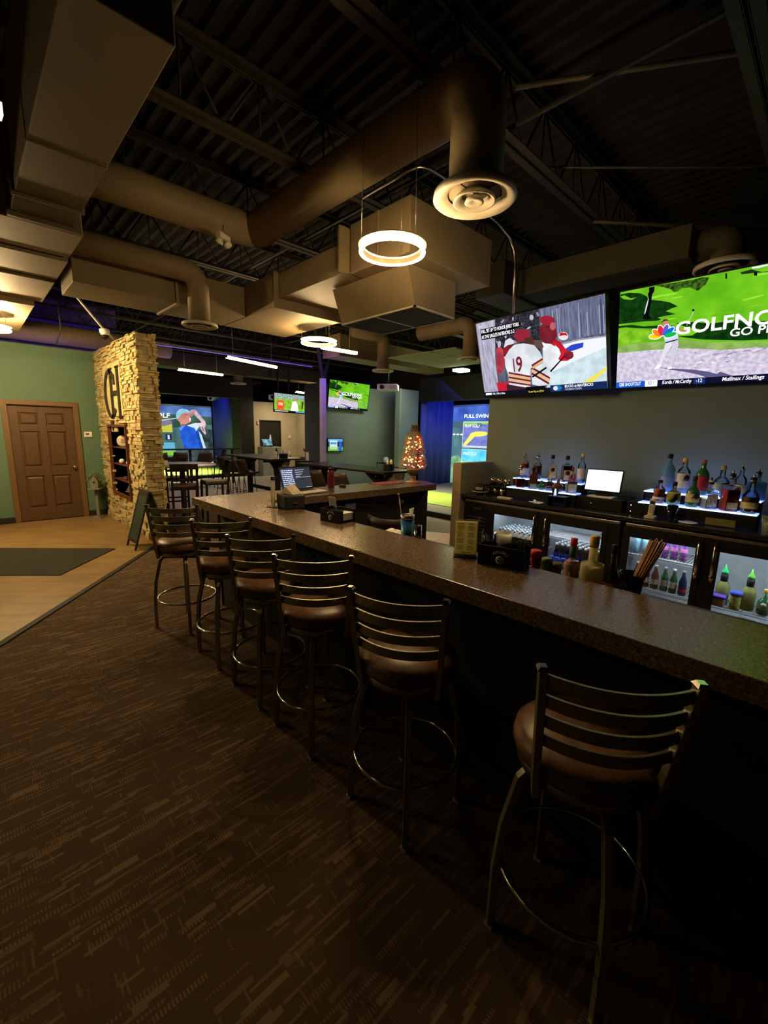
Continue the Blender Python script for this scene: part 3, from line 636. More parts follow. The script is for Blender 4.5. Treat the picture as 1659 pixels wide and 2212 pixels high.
pipe([(1.35, 9.3, 3.9), (1.37, 9.3, 3.3), (1.30, 9.45, 3.05)], 0.012, 'thin conduit hanging above the green wall', dpipe)

# ---------------------------------------------------------------- lamps
def ring_lamp(loc, r, label, zc, m=None):
    d = thing('ring_light', label, 'light', loc, 0, 'hanging ring lights')
    b = MB()
    for rad, z in ((r, 0.0), (r-0.003, 0.032)): b.tube(circ(rad, 56, z), 0.005 if z else 0.0095, 8, closed=True)
    b.build('light_strip', m or ring_m, d)
    MB().tube(circ(r-0.016, 56, 0.016), 0.01, closed=True, rect=(0.006, 0.034)).lathe([(r-0.022, 0.041), (r+0.016, 0.041), (r+0.016, 0.047), (r-0.022, 0.047), (r-0.022, 0.041)], n=56, cap=False).build('ring_frame', mat('lamp_gold', (0.5, 0.4, 0.25), 0.3, 0.8, scale=10), d)
    for a in (0.5, 2.6, 4.7):
        MB().tube([(r*math.cos(a), r*math.sin(a), 0.03), (r*math.cos(a)*0.9, r*math.sin(a)*0.9, zc-loc[2])], 0.0022, 5).build('suspension_wire', steel, d)
    return d
ring_lamp((2.234, 2.293, 2.90), 0.215, 'glowing ring light nearest the camera hanging over the bar', 3.9)
ring_lamp((3.709, 5.226, 2.90), 0.235, 'glowing ring light hanging in front of the purple column', 3.9)
ring_lamp((0.36, 7.75, 2.90), 0.235, 'glowing ring light cut off at the left above the oak door', 3.9, ring_lob)
ring_lamp((-1.4, 6.0, 2.90), 0.235, 'added ring light over the lobby mat, unseen beyond the left edge', 3.9)  # added lamp out of view, brightens the carpet and lobby
def bar_lamp(a, b, label, m=None):
    a = Vector(a); b = Vector(b); d = thing('linear_light', label, 'light', a, math.atan2(b.y-a.y, b.x-a.x), 'hanging linear lights'); L_ = (b-a).length
    MB().box((0, -0.025, 0.0), (L_, 0.025, 0.012)).box((0.0, -0.026, 0.012), (L_, -0.022, 0.045)).build('light_strip', m or bar_m, d)
    MB().box((0, -0.021, 0.013), (L_, 0.025, 0.055)).build('housing', black, d)
    for x in (0.15, L_-0.15): MB().tube([(x, 0, 0.05), (x, 0, 0.98)], 0.002, 5).build('suspension_wire', steel, d)
bar_lamp((3.70, 8.15, 3.0), (4.98, 8.58, 3.0), 'middle warm linear light left of the purple column')
bar_lamp((3.70, 10.71, 3.0), (4.80, 10.86, 3.0), 'warm linear light nearest the stone wall')
bar_lamp((4.30, 5.98, 3.0), (5.00, 5.95, 3.02), 'warm linear light partly behind the second ring light')
bar_lamp((8.45, 13.30, 3.0), (9.60, 13.60, 3.0), 'far linear light above the corridor television')
bar_lamp((-1.1, 2.42, 2.90), (0.25, 2.50, 2.90), 'linear light cut off at the upper left beside the trunk duct', ring_dim)
flood = tag(MB().box((8.9, 6.6, 3.22), (9.2, 6.9, 3.28)).build('ceiling_light', emis('flood_glow', (0.9, 1.0, 0.5), 18)), 'small bright light under the acoustic panels', 'light')
# LED strips
led_p = emis('purple_led', (0.10, 0.05, 1.0), 4.0)
tag(MB().box((0.2, 12.26, 3.80), (2.7, 12.29, 3.82)).build('led_strip', led_p), 'violet LED strip glowing above the green lobby wall', 'led strip')
tag(MB().box((2.75, 9.58, 3.30), (6.6, 9.60, 3.31)).build('led_strip', emis('lilac_led', (0.20, 0.13, 0.8), 0.9)), 'lilac LED strip crossing the ceiling right of the stone wall', 'led strip')
pipe([(2.8, 9.6, 3.345), (6.8, 9.6, 3.345)], 0.03, 'beam pipe carrying the lilac LED strip', dpipe)

# cameras, emergency light, speakers on the ceiling
def small_box(loc, d, label, name, cat, m=white, rz=0.0): 
    return tag(MB().cbox((0, 0, 0), d).build(name, m, bev=0.005, loc=loc, rz=rz), label, cat)
el = thing('emergency_light', 'white twin-head emergency light clamped under the round duct junction', 'emergency light', (1.93, 4.22, 3.44), R(30))
MB().cbox((0, 0, 0), (0.20, 0.07, 0.07)).build('body', cream, el, 0.006)
for s_ in (-1, 1): MB().lathe([(0.02, 0), (0.05, 0.05), (0.05, 0.07), (0.02, 0.072)], n=14, T=Matrix.Translation((0.05*s_, 0, -0.02)) @ Matrix.Rotation(PI-0.5*s_, 4, 'X')).build('lamp_head', cream, el)
MB().tube([(0, 0, 0.03), (0, 0, 0.14)], 0.006, 5).build('hanger', steel, el); el.scale = (0.75,)*3
dm = thing('dome_camera', 'white dome security camera on top of the stone wall', 'camera', (1.72, 8.0, 3.12), 0)
MB().lathe([(0.05, -0.05), (0.07, 0.0), (0.07, 0.03), (0.04, 0.05)], n=20).build('housing', white, dm)
MB().lathe([(1e-6, -0.115), (0.03, -0.105), (0.05, -0.075), (0.052, -0.05)], n=18).build('dome', black, dm)
small_box((4.62, 6.55, 3.55), (0.16, 0.10, 0.12), 'small white and violet speaker box hanging beyond the tan duct', 'speaker_box', 'speaker', white, 0.5)

def projector(loc, rz, label, top):
    p = thing('projector', label, 'projector', loc, rz, 'ceiling projectors'); p.scale = (1.3, 1.3, 1.15); top = loc[2]+(top-loc[2])/1.15
    MB().cbox((0, 0, 0), (0.40, 0.30, 0.13)).build('body', white, p, 0.012)
    MB(Matrix.Translation((-0.10, -0.15, 0.0)) @ Matrix.Rotation(PI/2, 4, 'X')).lathe([(0.045, 0), (0.045, 0.02), (0.03, 0.022), (1e-6, 0.012)], n=18).build('lens', black, p)
    g = MB()
    for i in range(6): g.box((0.04+i*0.022, -0.153, -0.04), (0.05+i*0.022, -0.149, 0.04))
    g.build('vent', mat('vent_grey', (0.3, 0.3, 0.28), 0.6, scale=20), p)
    MB().tube([(0, 0, 0.06), (0, 0, top-loc[2])], 0.02, 8).cbox((0, 0, 0.075), (0.2, 0.2, 0.02)).build('mount_pole', black, p)
projector((7.98, 8.23, 2.83), R(-52), 'white projector hanging nearest, below the round diffuser', 3.3)
projector((8.30, 19.7, 3.02), R(-40), 'far white projector hanging above the golfer screen', 3.4)
projector((7.35, 12.6, 2.72), R(-40), 'violet-tinted projector hanging beside the corridor television', 3.9)

# ---------------------------------------------------------------- column
cl = MB().box((6.19, 8.60, 0), (6.30, 8.71, 2.92)).tube([(6.245, 8.655, 2.9), (5.75, 8.25, 3.92)], 0.03, mi=1, rect=(0.07, 0.05)).tube([(6.245, 8.655, 2.9), (6.85, 8.95, 3.92)], 0.03, mi=1, rect=(0.07, 0.05)).box((6.12, 8.53, 0), (6.37, 8.78, 0.02))
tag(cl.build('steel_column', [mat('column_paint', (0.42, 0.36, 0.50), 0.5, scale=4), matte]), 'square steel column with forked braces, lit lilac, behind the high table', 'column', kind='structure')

# ---------------------------------------------------------------- the bar
BZ = 1.07; TZ = 0.995
bc = MB().prism([(1.465, -1.2), (1.935, -1.2), (1.935, 3.54), (4.28, 3.49), (4.42, 3.78), (4.38, 4.06), (1.465, 4.10)], TZ, BZ)
bc_o = tag(bc.build('bar_counter', bartop, bev=0.004), 'long speckled brown L-shaped bar counter top', 'counter')
bb = MB().box((1.66, -1.2, 0.0), (1.80, 4.0, TZ)).box((1.80, 3.62, 0.0), (4.15, 3.70, TZ)).box((4.08, 3.52, 0.0), (4.15, 4.0, TZ)).box((1.66, 3.95, 0), (1.9, 4.0, TZ))
bbo = tag(bb.build('bar_cabinet', matte), 'black panelled base under the speckled bar counter', 'bar base')
MB().box((1.80, -1.2, 0.60), (1.90, 3.6, 0.63)).build('inner_shelf', black, bbo)
MB().tube([(2.85, 3.60, 0.9), (2.85, 3.59, 0.6), (2.83, 3.58, 0.2)], 0.006, 6).tube([(2.95, 3.58, 0.93), (3.4, 3.57, 0.86), (3.8, 3.58, 0.95)], 0.006, 6).build('hanging_cable', black, bbo)
MB().box((2.85, 3.56, 0.86), (3.00, 3.62, 0.94)).build('cable_box', steel, bbo); MB().box((3.70, 3.58, 0.86), (3.78, 3.62, 0.90)).build('cable_box', steel, bbo)
# work shelf behind the bar
ws = MB().box((1.94, -1.2, 0.89), (2.40, 2.15, 0.925)).box((1.90, -1.2, 0.0), (1.94, 2.15, 0.925)).box((2.30, -1.2, 0.0), (2.34, 2.15, 0.89))
tag(ws.build('work_counter', mat('dark_steel', (0.06, 0.055, 0.05), 0.4, 0.6, scale=20)), 'low dark work counter behind the bar holding the sauce bottles', 'counter')

# ---------------------------------------------------------------- ladder-back swivel bar stools
def make_stool(loc, base_rz, seat_rz, label):
    t = thing('bar_stool', label, 'bar stool', loc, base_rz, 'ladder-back bar stools along the bar'); sr = seat_rz-base_rz
    for (sx, sy) in ((-1, -1), (1, -1), (1, 1), (-1, 1)):
        leg = MB(); leg.tube([(0.105*sx, 0.105*sy, 0.645), (0.135*sx, 0.135*sy, 0.60), (0.165*sx, 0.165*sy, 0.42), (0.176*sx, 0.176*sy, 0.25), (0.178*sx, 0.178*sy, 0.012)], 0.01, rect=(0.026, 0.026), up=(sx, sy, 0.05))
        lo = leg.build('leg', gun, t, 0.002)
        MB().box((0.178*sx-0.015, 0.178*sy-0.015, 0), (0.178*sx+0.015, 0.178*sy+0.015, 0.012)).build('glide', mat('glide_grey', (0.35, 0.33, 0.3), 0.5, scale=20), lo)
    MB().tube(circ(0.232, 56, 0.265), 0.0095, 10, closed=True).build('foot_ring', chrome, t)
    MB().cbox((0, 0, 0.640), (0.24, 0.24, 0.014)).lathe([(0.09, 0.647), (0.09, 0.662)], n=20).build('swivel_plate', matte, t, rz=sr)
    MB().lathe([(0.190, 0.658), (0.200, 0.662), (0.200, 0.692), (0.194, 0.696)], n=48).build('seat_ring', gun, t, rz=sr)
    MB().lathe([(0.190, 0.694), (0.211, 0.704), (0.217, 0.728), (0.212, 0.756), (0.188, 0.778), (0.11, 0.790), (1e-6, 0.793)], n=48).build('seat_cushion', vinyl, t, rz=sr)
    # back: posts lean back from the seat ring
    zt = 1.092
    for sy in (-1, 1):
        p = MB(); p.tube([(-0.135, 0.162*sy, 0.64), (-0.152, 0.170*sy, 0.74), (-0.185, 0.180*sy, 0.92), (-0.215, 0.190*sy, zt)], 0.01, rect=(0.022, 0.034), up=(1, 0, 0.2))
        po_ = p.build('back_post', gun, t, 0.002, rz=sr)
        c_ = MB(); c_.add([(-0.234, 0.190*sy-0.016, zt), (-0.196, 0.190*sy-0.016, zt), (-0.196, 0.190*sy+0.016, zt), (-0.234, 0.190*sy+0.016, zt),
                           (-0.226, 0.190*sy-0.009, zt+0.01), (-0.204, 0.190*sy-0.009, zt+0.01), (-0.204, 0.190*sy+0.009, zt+0.01), (-0.226, 0.190*sy+0.009, zt+0.01)],
                          [(0, 3, 2, 1), (4, 5, 6, 7), (0, 1, 5, 4), (1, 2, 6, 5), (2, 3, 7, 6), (3, 0, 4, 7)])
        c_.build('post_cap', chrome, t, rz=sr)
    for zz, ww in ((1.040, 0.187), (0.972, 0.182), (0.904, 0.176), (0.836, 0.171)):
        f = (zz-0.66)/(zt-0.66); xb = -0.135-0.080*f
        m = MB(); pts = []
        for i in range(15):
            a = -1+2*i/14; pts.append((xb-0.060*(1-a*a)+0.002, ww*a, zz+0.017))
        m.tube(pts, 0.01, rect=(0.010, 0.038), up=(0, 0, 1))
        m.build('back_slat', gun, t, 0.0015, rz=sr)
    return t
for (x, y, b, s_, l) in ((1.264, 3.777, 28, 53, 'bar stool at the far end of the bar, nearest the sandwich sign'), (1.32, 3.04, 0, 59, 'second bar stool from the far end of the bar'),
                      (1.32, 2.43, 0, 51, 'third bar stool from the far end of the bar'), (1.32, 1.875, 0, 47, 'fourth bar stool from the far end, brown seat glowing between the slats'),
                      (1.315, 1.19, 0, 28, 'second nearest bar stool with warm light on all four slats'), (1.33, 0.435, 0, 36, 'nearest bar stool, in deep shade under the bar edge')):
    make_stool((x, y, 0.0), R(b), R(s_), l)

# ---------------------------------------------------------------- televisions and screen pictures
GRASS = E((112, 188, 30), 1.1, (84, 160, 20), 3); GRASSD = E((18, 62, 14), 1.0, (10, 40, 10), 14); SAND = E((205, 196, 214), 1.1, (176, 168, 188), 30)
GRASSL = E((130, 190, 40), 1.1, (96, 160, 24), 12); WHT = E((250, 252, 255), 1.2); NAV = E((28, 44, 110)); BLU = E((20, 84, 190)); BLK = E((8, 9, 12)); SKIN = E((196, 128, 100)); LGREY = E((215, 212, 225), 1.0)
def bunker_trace(P):
    P.poly([(0,0.952),(0.004,0.98),(0.054,0.978),(0.114,0.952),(0.147,0.913),(0.158,0.876),(0.226,0.845),(0.267,0.818),(0.308,0.768),(0.279,0.758),(0.25,0.739),(0.301,0.7),(0.262,0.697),(0.211,0.692),(0.233,0.662),(0.202,0.661),(0.139,0.673),(0,0.682)], GRASSD)
    P.poly([(0,0.96),(0.026,0.962),(0.061,0.922),(0.093,0.921),(0.067,0.905),(0.022,0.925)], GRASS)
    P.poly([(0,0.682),(0.139,0.671),(0.213,0.656),(0.245,0.626),(0.286,0.605),(0.256,0.594),(0.14,0.626),(0.045,0.656),(0,0.64)], GRASS)
    P.poly([(0,0.665),(0.073,0.656),(0.14,0.624),(0.214,0.614),(0.215,0.585),(0.141,0.604),(0.04,0.639),(0,0.64)], GRASSD)
    P.poly([(0.305,0.61),(0.382,0.603),(0.476,0.565),(0.563,0.568),(0.711,0.524),(0.721,0.364),(0.616,0.377),(0.437,0.427),(0.331,0.475),(0.32,0.482),(0.388,0.476),(0.433,0.521),(0.366,0.556)], GRASSD)
    P.poly([(0,0.629),(0.13,0.596),(0.216,0.555),(0.219,0.486),(0.079,0.466),(0,0.452)], GRASSL)
    P.poly([(0,0.457),(0.134,0.459),(0.332,0.451),(0.485,0.389),(0.723,0.342),(0.726,0.294),(0.534,0.309),(0.325,0.365),(0.148,0.38),(0,0.383)], E((146,178,96),1,(120,156,74),10))
    P.poly([(0,0),(0,0.383),(0.081,0.377),(0.191,0.377),(0.295,0.366),(0.325,0.367),(0.442,0.337),(0.534,0.307),(0.62,0.306),(0.726,0.295),(0.748,0)], SAND)
    P.poly([(0.139,0.747),(0.145,0.818),(0.155,0.886),(0.159,0.88),(0.153,0.815),(0.145,0.736)], LGREY)
    P.poly([(0.132,0.705),(0.144,0.75),(0.153,0.815),(0.158,0.881),(0.152,0.935),(0.158,0.956),(0.155,0.99),(0.185,0.994),(0.184,0.947),(0.175,0.922),(0.172,0.857),(0.167,0.782),(0.163,0.725),(0.18,0.691),(0.154,0.684)], BLK)
    P.poly([(0.19,0.999),(0.231,0.968),(0.267,0.937),(0.283,0.909),(0.302,0.907),(0.32,0.928),(0.358,0.923),(0.397,0.879),(0.414,0.904),(0.431,0.924),(0.443,0.98),(0.409,0.992),(0.364,0.987),(0.27,0.993)], E((26,40,14),1,(70,110,30),40))
    P.poly([(0.619,0.982),(0.65,0.978),(0.68,0.984),(0.679,0.994),(0.618,0.995)], E((216,232,240),1.1))
    P.poly([(0.572,0.972),(0.619,0.978),(0.636,0.96),(0.66,0.942),(0.683,0.937),(0.684,0.929),(0.637,0.943),(0.581,0.952)], E((30,50,30)))
    P.poly([(0.511,0.988),(0.518,0.985),(0.521,0.938),(0.514,0.94)], BLK)
    P.poly([(0.629,0.95),(0.642,0.945),(0.643,0.917),(0.631,0.921)], BLK)
    P.poly([(0.235,0.191),(0.303,0.17),(0.404,0.146),(0.481,0.115),(0.524,0.085),(0.536,0.106),(0.559,0.09),(0.597,0.057),(0.479,0.057),(0.435,0.092),(0.365,0.131),(0.304,0.155)], E((88,84,124)))
    P.poly([(0.262,0.432),(0.322,0.448),(0.328,0.403),(0.32,0.327),(0.31,0.259),(0.305,0.19),(0.286,0.188),(0.294,0.262),(0.291,0.342),(0.294,0.391)], E((200,194,212)))
    P.poly([(0.262,0.435),(0.295,0.434),(0.29,0.382),(0.274,0.336),(0.253,0.259),(0.247,0.214),(0.229,0.222),(0.242,0.291),(0.254,0.369),(0.258,0.408)], LGREY)
    P.poly([(0.211,0.184),(0.231,0.222),(0.25,0.219),(0.24,0.19),(0.222,0.177)], WHT)
    P.poly([(0.28,0.169),(0.286,0.193),(0.303,0.185),(0.302,0.168)], WHT)
    P.poly([(0.257,0.574),(0.271,0.592),(0.296,0.588),(0.312,0.561),(0.321,0.492),(0.324,0.452),(0.262,0.435),(0.251,0.478),(0.253,0.537)], E((200,212,244)))
    P.poly([(0.281,0.597),(0.301,0.584),(0.314,0.551),(0.308,0.533),(0.287,0.567)], E((60,80,190)))
    P.poly([(0.262,0.441),(0.321,0.458),(0.323,0.448),(0.262,0.429)], BLK)
    P.poly([(0.308,0.552),(0.332,0.551),(0.356,0.549),(0.36,0.528),(0.333,0.527),(0.312,0.508)], SKIN)
    P.poly([(0.235,0.628),(0.239,0.654),(0.259,0.656),(0.268,0.634),(0.27,0.605),(0.261,0.588),(0.246,0.595)], SKIN)
    P.poly([(0.234,0.643),(0.241,0.665),(0.261,0.662),(0.27,0.64),(0.259,0.649),(0.24,0.644),(0.237,0.623)], E((70,46,40)))
    P.poly([(0.358,0.573),(0.36,0.572),(0.388,0.698),(0.386,0.7)], LGREY)
    P.poly([(0.39,0.708),(0.39,0.703),(0.388,0.699),(0.385,0.698),(0.382,0.701),(0.379,0.706),(0.378,0.712),(0.379,0.718),(0.381,0.721),(0.384,0.722),(0.387,0.72),(0.389,0.714)], BLK)
def hockey_trace(P, ICE, GL, MAR, JER):
    GL2 = E((186, 180, 200), 1, (150, 146, 170), 6, (6, 1, 1)); PINK = E((190, 70, 84), 1, (150, 46, 62), 8); RED = E((200, 28, 42), 1, (170, 22, 34), 6); TAN = E((214, 172, 112))
    P.poly([(0.021,1),(0.19,1),(0.127,0.16),(0.005,0)], GL2)
    P.poly([(0.172,0.635),(0.218,0.647),(0.249,0.524),(0.218,0.342),(0.163,0.279),(0.156,0.401)], PINK)
    P.poly([(0.138,0.184),(0.247,0.169),(0.255,0.058),(0.144,0.046)], E((190,30,50)))
    P.poly([(0.7,0.57),(0.825,0.588),(1,0.577),(1,0.436),(0.818,0.36),(0.59,0.211),(0.6,0.405)], E((228,230,238)))
    P.poly([(0.7,0.57),(0.825,0.588),(1,0.577),(1,0.562),(0.825,0.568),(0.706,0.549)], E((150,150,170)))
    P.poly([(0.567,0.035),(0.591,0.233),(0.818,0.36),(1,0.455),(0.997,0)], ICE)
    P.poly([(0.857,0.023),(1,0.205),(1,0.244),(0.932,0.177),(0.821,0.069)], E((226,214,90)))
    P.poly([(0.733,0.501),(0.775,0.535),(0.857,0.54),(0.852,0.488),(0.791,0.467),(0.734,0.46)], E((40,66,190)))
    P.poly([(0.625,0.652),(0.664,0.631),(0.701,0.58),(0.735,0.49),(0.784,0.448),(0.78,0.398),(0.743,0.359),(0.692,0.365),(0.655,0.425),(0.626,0.527)], RED)
    P.poly([(0.658,0.56),(0.685,0.512),(0.695,0.448),(0.673,0.39),(0.655,0.436)], E((235,235,240)))
    P.poly([(0.757,0.636),(0.752,0.614),(0.738,0.6),(0.72,0.598),(0.703,0.609),(0.691,0.63),(0.687,0.655),(0.693,0.678),(0.706,0.692),(0.724,0.693),(0.741,0.682),(0.753,0.661)], E((224,214,216)))
    P.poly([(0.691,0.654),(0.705,0.691),(0.742,0.676),(0.754,0.641),(0.729,0.654)], RED)
    P.poly([(0.786,0.411),(0.781,0.39),(0.768,0.376),(0.75,0.374),(0.732,0.384),(0.72,0.403),(0.716,0.427),(0.722,0.448),(0.735,0.462),(0.753,0.464),(0.77,0.454),(0.783,0.435)], MAR)
    P.poly([(0.562,0.616),(0.622,0.59),(0.66,0.539),(0.662,0.434),(0.644,0.332),(0.614,0.273),(0.6,0.121),(0.541,0.072),(0.455,0.117),(0.458,0.3),(0.556,0.37),(0.563,0.499)], JER)
    P.poly([(0.551,0.797),(0.58,0.829),(0.646,0.809),(0.675,0.739),(0.678,0.658),(0.635,0.577),(0.582,0.6),(0.55,0.651)], MAR)
    P.poly([(0.671,0.828),(0.663,0.808),(0.645,0.797),(0.621,0.798),(0.596,0.809),(0.574,0.83),(0.56,0.856),(0.557,0.882),(0.566,0.902),(0.584,0.912),(0.608,0.911),(0.633,0.899),(0.655,0.878),(0.668,0.853)], E((150,30,48)))
    P.poly([(0.671,0.771),(0.668,0.75),(0.659,0.736),(0.649,0.733),(0.639,0.742),(0.632,0.76),(0.63,0.783),(0.634,0.804),(0.642,0.818),(0.653,0.821),(0.663,0.812),(0.669,0.793)], E((176,96,96)))
    P.poly([(0.494,0.665),(0.556,0.639),(0.573,0.56),(0.55,0.523),(0.512,0.597)], E((92,70,64)))
    P.poly([(0.465,0.343),(0.603,0.187),(0.602,0.16),(0.464,0.312)], MAR)
    P.poly([(0.463,0.308),(0.599,0.156),(0.597,0.125),(0.462,0.277)], TAN)
    P.poly([(0.461,0.272),(0.594,0.121),(0.59,0.095),(0.459,0.241)], MAR)
    P.poly([(0.263,0.715),(0.305,0.738),(0.337,0.696),(0.327,0.598),(0.28,0.471),(0.25,0.407),(0.233,0.528),(0.245,0.64)], E((206,208,218)))
    P.poly([(0.232,0.62),(0.283,0.654),(0.353,0.658),(0.373,0.609),(0.324,0.565),(0.272,0.508),(0.232,0.516)], MAR)
    P.poly([(0.303,0.603),(0.36,0.639),(0.368,0.61),(0.313,0.567)], TAN)
    P.poly([(0.481,0.723),(0.472,0.692),(0.451,0.67),(0.422,0.662),(0.391,0.671),(0.363,0.693),(0.345,0.726),(0.341,0.761),(0.35,0.793),(0.372,0.814),(0.401,0.82),(0.432,0.811),(0.459,0.789),(0.476,0.757)], E((140,36,52)))
    P.poly([(0.431,0.704),(0.496,0.697),(0.502,0.621),(0.441,0.614),(0.414,0.661)], E((74,44,40)))
    P.poly([(0.289,0.595),(0.337,0.645),(0.413,0.643),(0.498,0.6),(0.542,0.504),(0.561,0.413),(0.549,0.372),(0.476,0.342),(0.455,0.318),(0.44,0.068),(0.256,0.139),(0.255,0.288),(0.238,0.386),(0.241,0.503)], JER)
    P.poly([(0.262,0.31),(0.45,0.228),(0.448,0.206),(0.26,0.285)], MAR)
    P.poly([(0.26,0.282),(0.448,0.204),(0.447,0.176),(0.258,0.254)], TAN)
    P.poly([(0.258,0.252),(0.447,0.174),(0.445,0.151),(0.256,0.226)], MAR)
    P.poly([(0.256,0.223),(0.445,0.149),(0.444,0.124),(0.254,0.197)], TAN)
    P.poly([(0.253,0.192),(0.443,0.119),(0.442,0.096),(0.251,0.168)], MAR)
    P.poly([(0.464,0.366),(0.557,0.431),(0.561,0.409),(0.468,0.338)], MAR)
    P.poly([(0.468,0.338),(0.561,0.406),(0.565,0.38),(0.473,0.313)], TAN)
    P.poly([(0.23,0.147),(0.44,0.068),(0.541,0.072),(0.53,0.005),(0.228,0.037)], E((60,30,40)))
    P.poly([(0.606,0.263),(0.72,0.422),(0.725,0.412),(0.614,0.246)], BLK)
def golfer_trace(P):
    P.poly([(0.427,0.838),(0.442,0.895),(0.483,0.946),(0.529,0.961),(0.605,0.952),(0.657,0.914),(0.651,0.892),(0.572,0.901),(0.508,0.862),(0.462,0.799),(0.44,0.781)], E((156,206,220),1,(130,186,206),3))
    P.poly([(0.462,0.799),(0.508,0.862),(0.572,0.901),(0.641,0.891),(0.635,0.868),(0.652,0.823),(0.657,0.773),(0.636,0.731),(0.576,0.704),(0.566,0.674),(0.49,0.672),(0.483,0.734),(0.454,0.757),(0.438,0.773)], E((206,140,126),1,(186,118,106),3))
    P.poly([(0.57,0.865),(0.619,0.867),(0.618,0.857),(0.569,0.852)], E((120,70,64)))
    P.poly([(0.632,0.822),(0.659,0.806),(0.656,0.756),(0.634,0.747)], E((236,214,206)))
    P.poly([(0.491,0.702),(0.568,0.696),(0.581,0.663),(0.511,0.649)], E((150,90,84)))
    P.poly([(0.636,0.888),(0.65,0.93),(0.683,0.953),(0.746,0.951),(0.779,0.915),(0.766,0.874),(0.71,0.872),(0.668,0.823),(0.642,0.839)], E((190,150,150),1,(150,112,112),4))
    P.poly([(0.745,0.935),(0.79,0.887),(0.835,0.83),(0.889,0.764),(0.902,0.705),(0.875,0.645),(0.895,0.551),(0.877,0.525),(0.839,0.576),(0.809,0.626),(0.795,0.668),(0.829,0.712),(0.816,0.762),(0.755,0.827),(0.718,0.872)], E((214,190,196),1,(186,158,166),4))
    P.poly([(0.827,0.661),(0.85,0.644),(0.871,0.568),(0.848,0.593)], E((120,96,104)))
    P.poly([(0.457,0.635),(0.513,0.673),(0.575,0.684),(0.669,0.693),(0.732,0.689),(0.778,0.651),(0.773,0.558),(0.785,0.473),(0.812,0.37),(0.843,0.27),(0.528,0.274),(0.511,0.371),(0.485,0.454),(0.468,0.553)], E((40,98,214),1,(28,78,186),3))
    P.poly([(0.727,0.591),(0.773,0.558),(0.785,0.473),(0.812,0.37),(0.831,0.27),(0.79,0.271),(0.765,0.404),(0.738,0.506)], E((24,66,160)))
    P.poly([(0.457,0.635),(0.513,0.673),(0.567,0.677),(0.526,0.637),(0.492,0.586),(0.47,0.602)], E((90,140,236)))
    P.poly([(0.59,0.68),(0.67,0.71),(0.734,0.726),(0.804,0.691),(0.778,0.651),(0.734,0.588),(0.705,0.641),(0.643,0.659)], E((206,220,244)))
    P.poly([(0.734,0.726),(0.83,0.729),(0.878,0.71),(0.827,0.669),(0.779,0.668)], E((226,200,204)))
    P.poly([(0.775,0.592),(0.82,0.524),(0.849,0.405),(0.885,0.269),(0.843,0.27),(0.81,0.396),(0.789,0.49)], E((190,216,240)))
def golf_pic(P, full=True):
    P.rect(0, 0, 1, 1, GRASS); rg_ = random.Random(3)
    for i in range(46): P.ell(rg_.uniform(0.02, 0.98), rg_.uniform(0.40, 0.97), rg_.uniform(0.015, 0.07), rg_.uniform(0.004, 0.012), (GRASSL, E((92, 170, 22), 1.05), E((136, 206, 44), 1.1))[i % 3], rg_.uniform(-0.1, 0.15), 10)
    bunker_trace(P)
    for i in range(70): P.ell(rg_.uniform(0.40, 0.98), rg_.uniform(0.12, 0.34), rg_.uniform(0.004, 0.02), rg_.uniform(0.003, 0.009), (E((176, 166, 190)), E((222, 214, 230), 1.1), E((150, 140, 166)))[i % 3], 0.15, 8)
    cols = ((242, 190, 20), (240, 120, 30), (218, 32, 52), (100, 80, 180), (0, 110, 200), (20, 170, 70))
    for i, c in enumerate(cols):
        a = R(172-i*33); P.ell(0.245+0.040*math.cos(a), 0.50+0.062*math.sin(a), 0.034, 0.030, WHT, a)
    for i, c in enumerate(cols):
        a = R(172-i*33); P.ell(0.245+0.040*math.cos(a), 0.50+0.062*math.sin(a), 0.030, 0.024, E(c, 1.1), a)
    P.text('GOLFNOW', 0.305, 0.50, 0.17, WHT, 0.02, width=0.55 if full else 0.5)
    P.text('GO PLAY', 0.56, 0.425, 0.10, WHT, 0.015, width=0.26)
    P.rect(0, 0, 1, 0.062, E((14, 16, 44))); P.rect(0.0, 0, 0.165, 0.062, BLU); P.rect(0.168, 0, 0.235, 0.062, WHT); P.rect(0.42, 0, 0.475, 0.055, NAV)
    P.text('QBE SHOOTOUT', 0.02, 0.018, 0.052, WHT, 0.01, width=0.125); P.text('RD 1', 0.185, 0.018, 0.052, BLK, 0.01, width=0.03)
    P.text('Korda / McCarthy', 0.26, 0.018, 0.052, WHT, 0.01, 0.15, width=0.15); P.text('-12', 0.43, 0.018, 0.052, WHT, 0.01, width=0.03)
    P.text('Mullinax / Stallings', 0.55, 0.018, 0.052, WHT, 0.01, 0.15, width=0.18); P.text('-11', 0.75, 0.018, 0.052, WHT, 0.01, width=0.03)
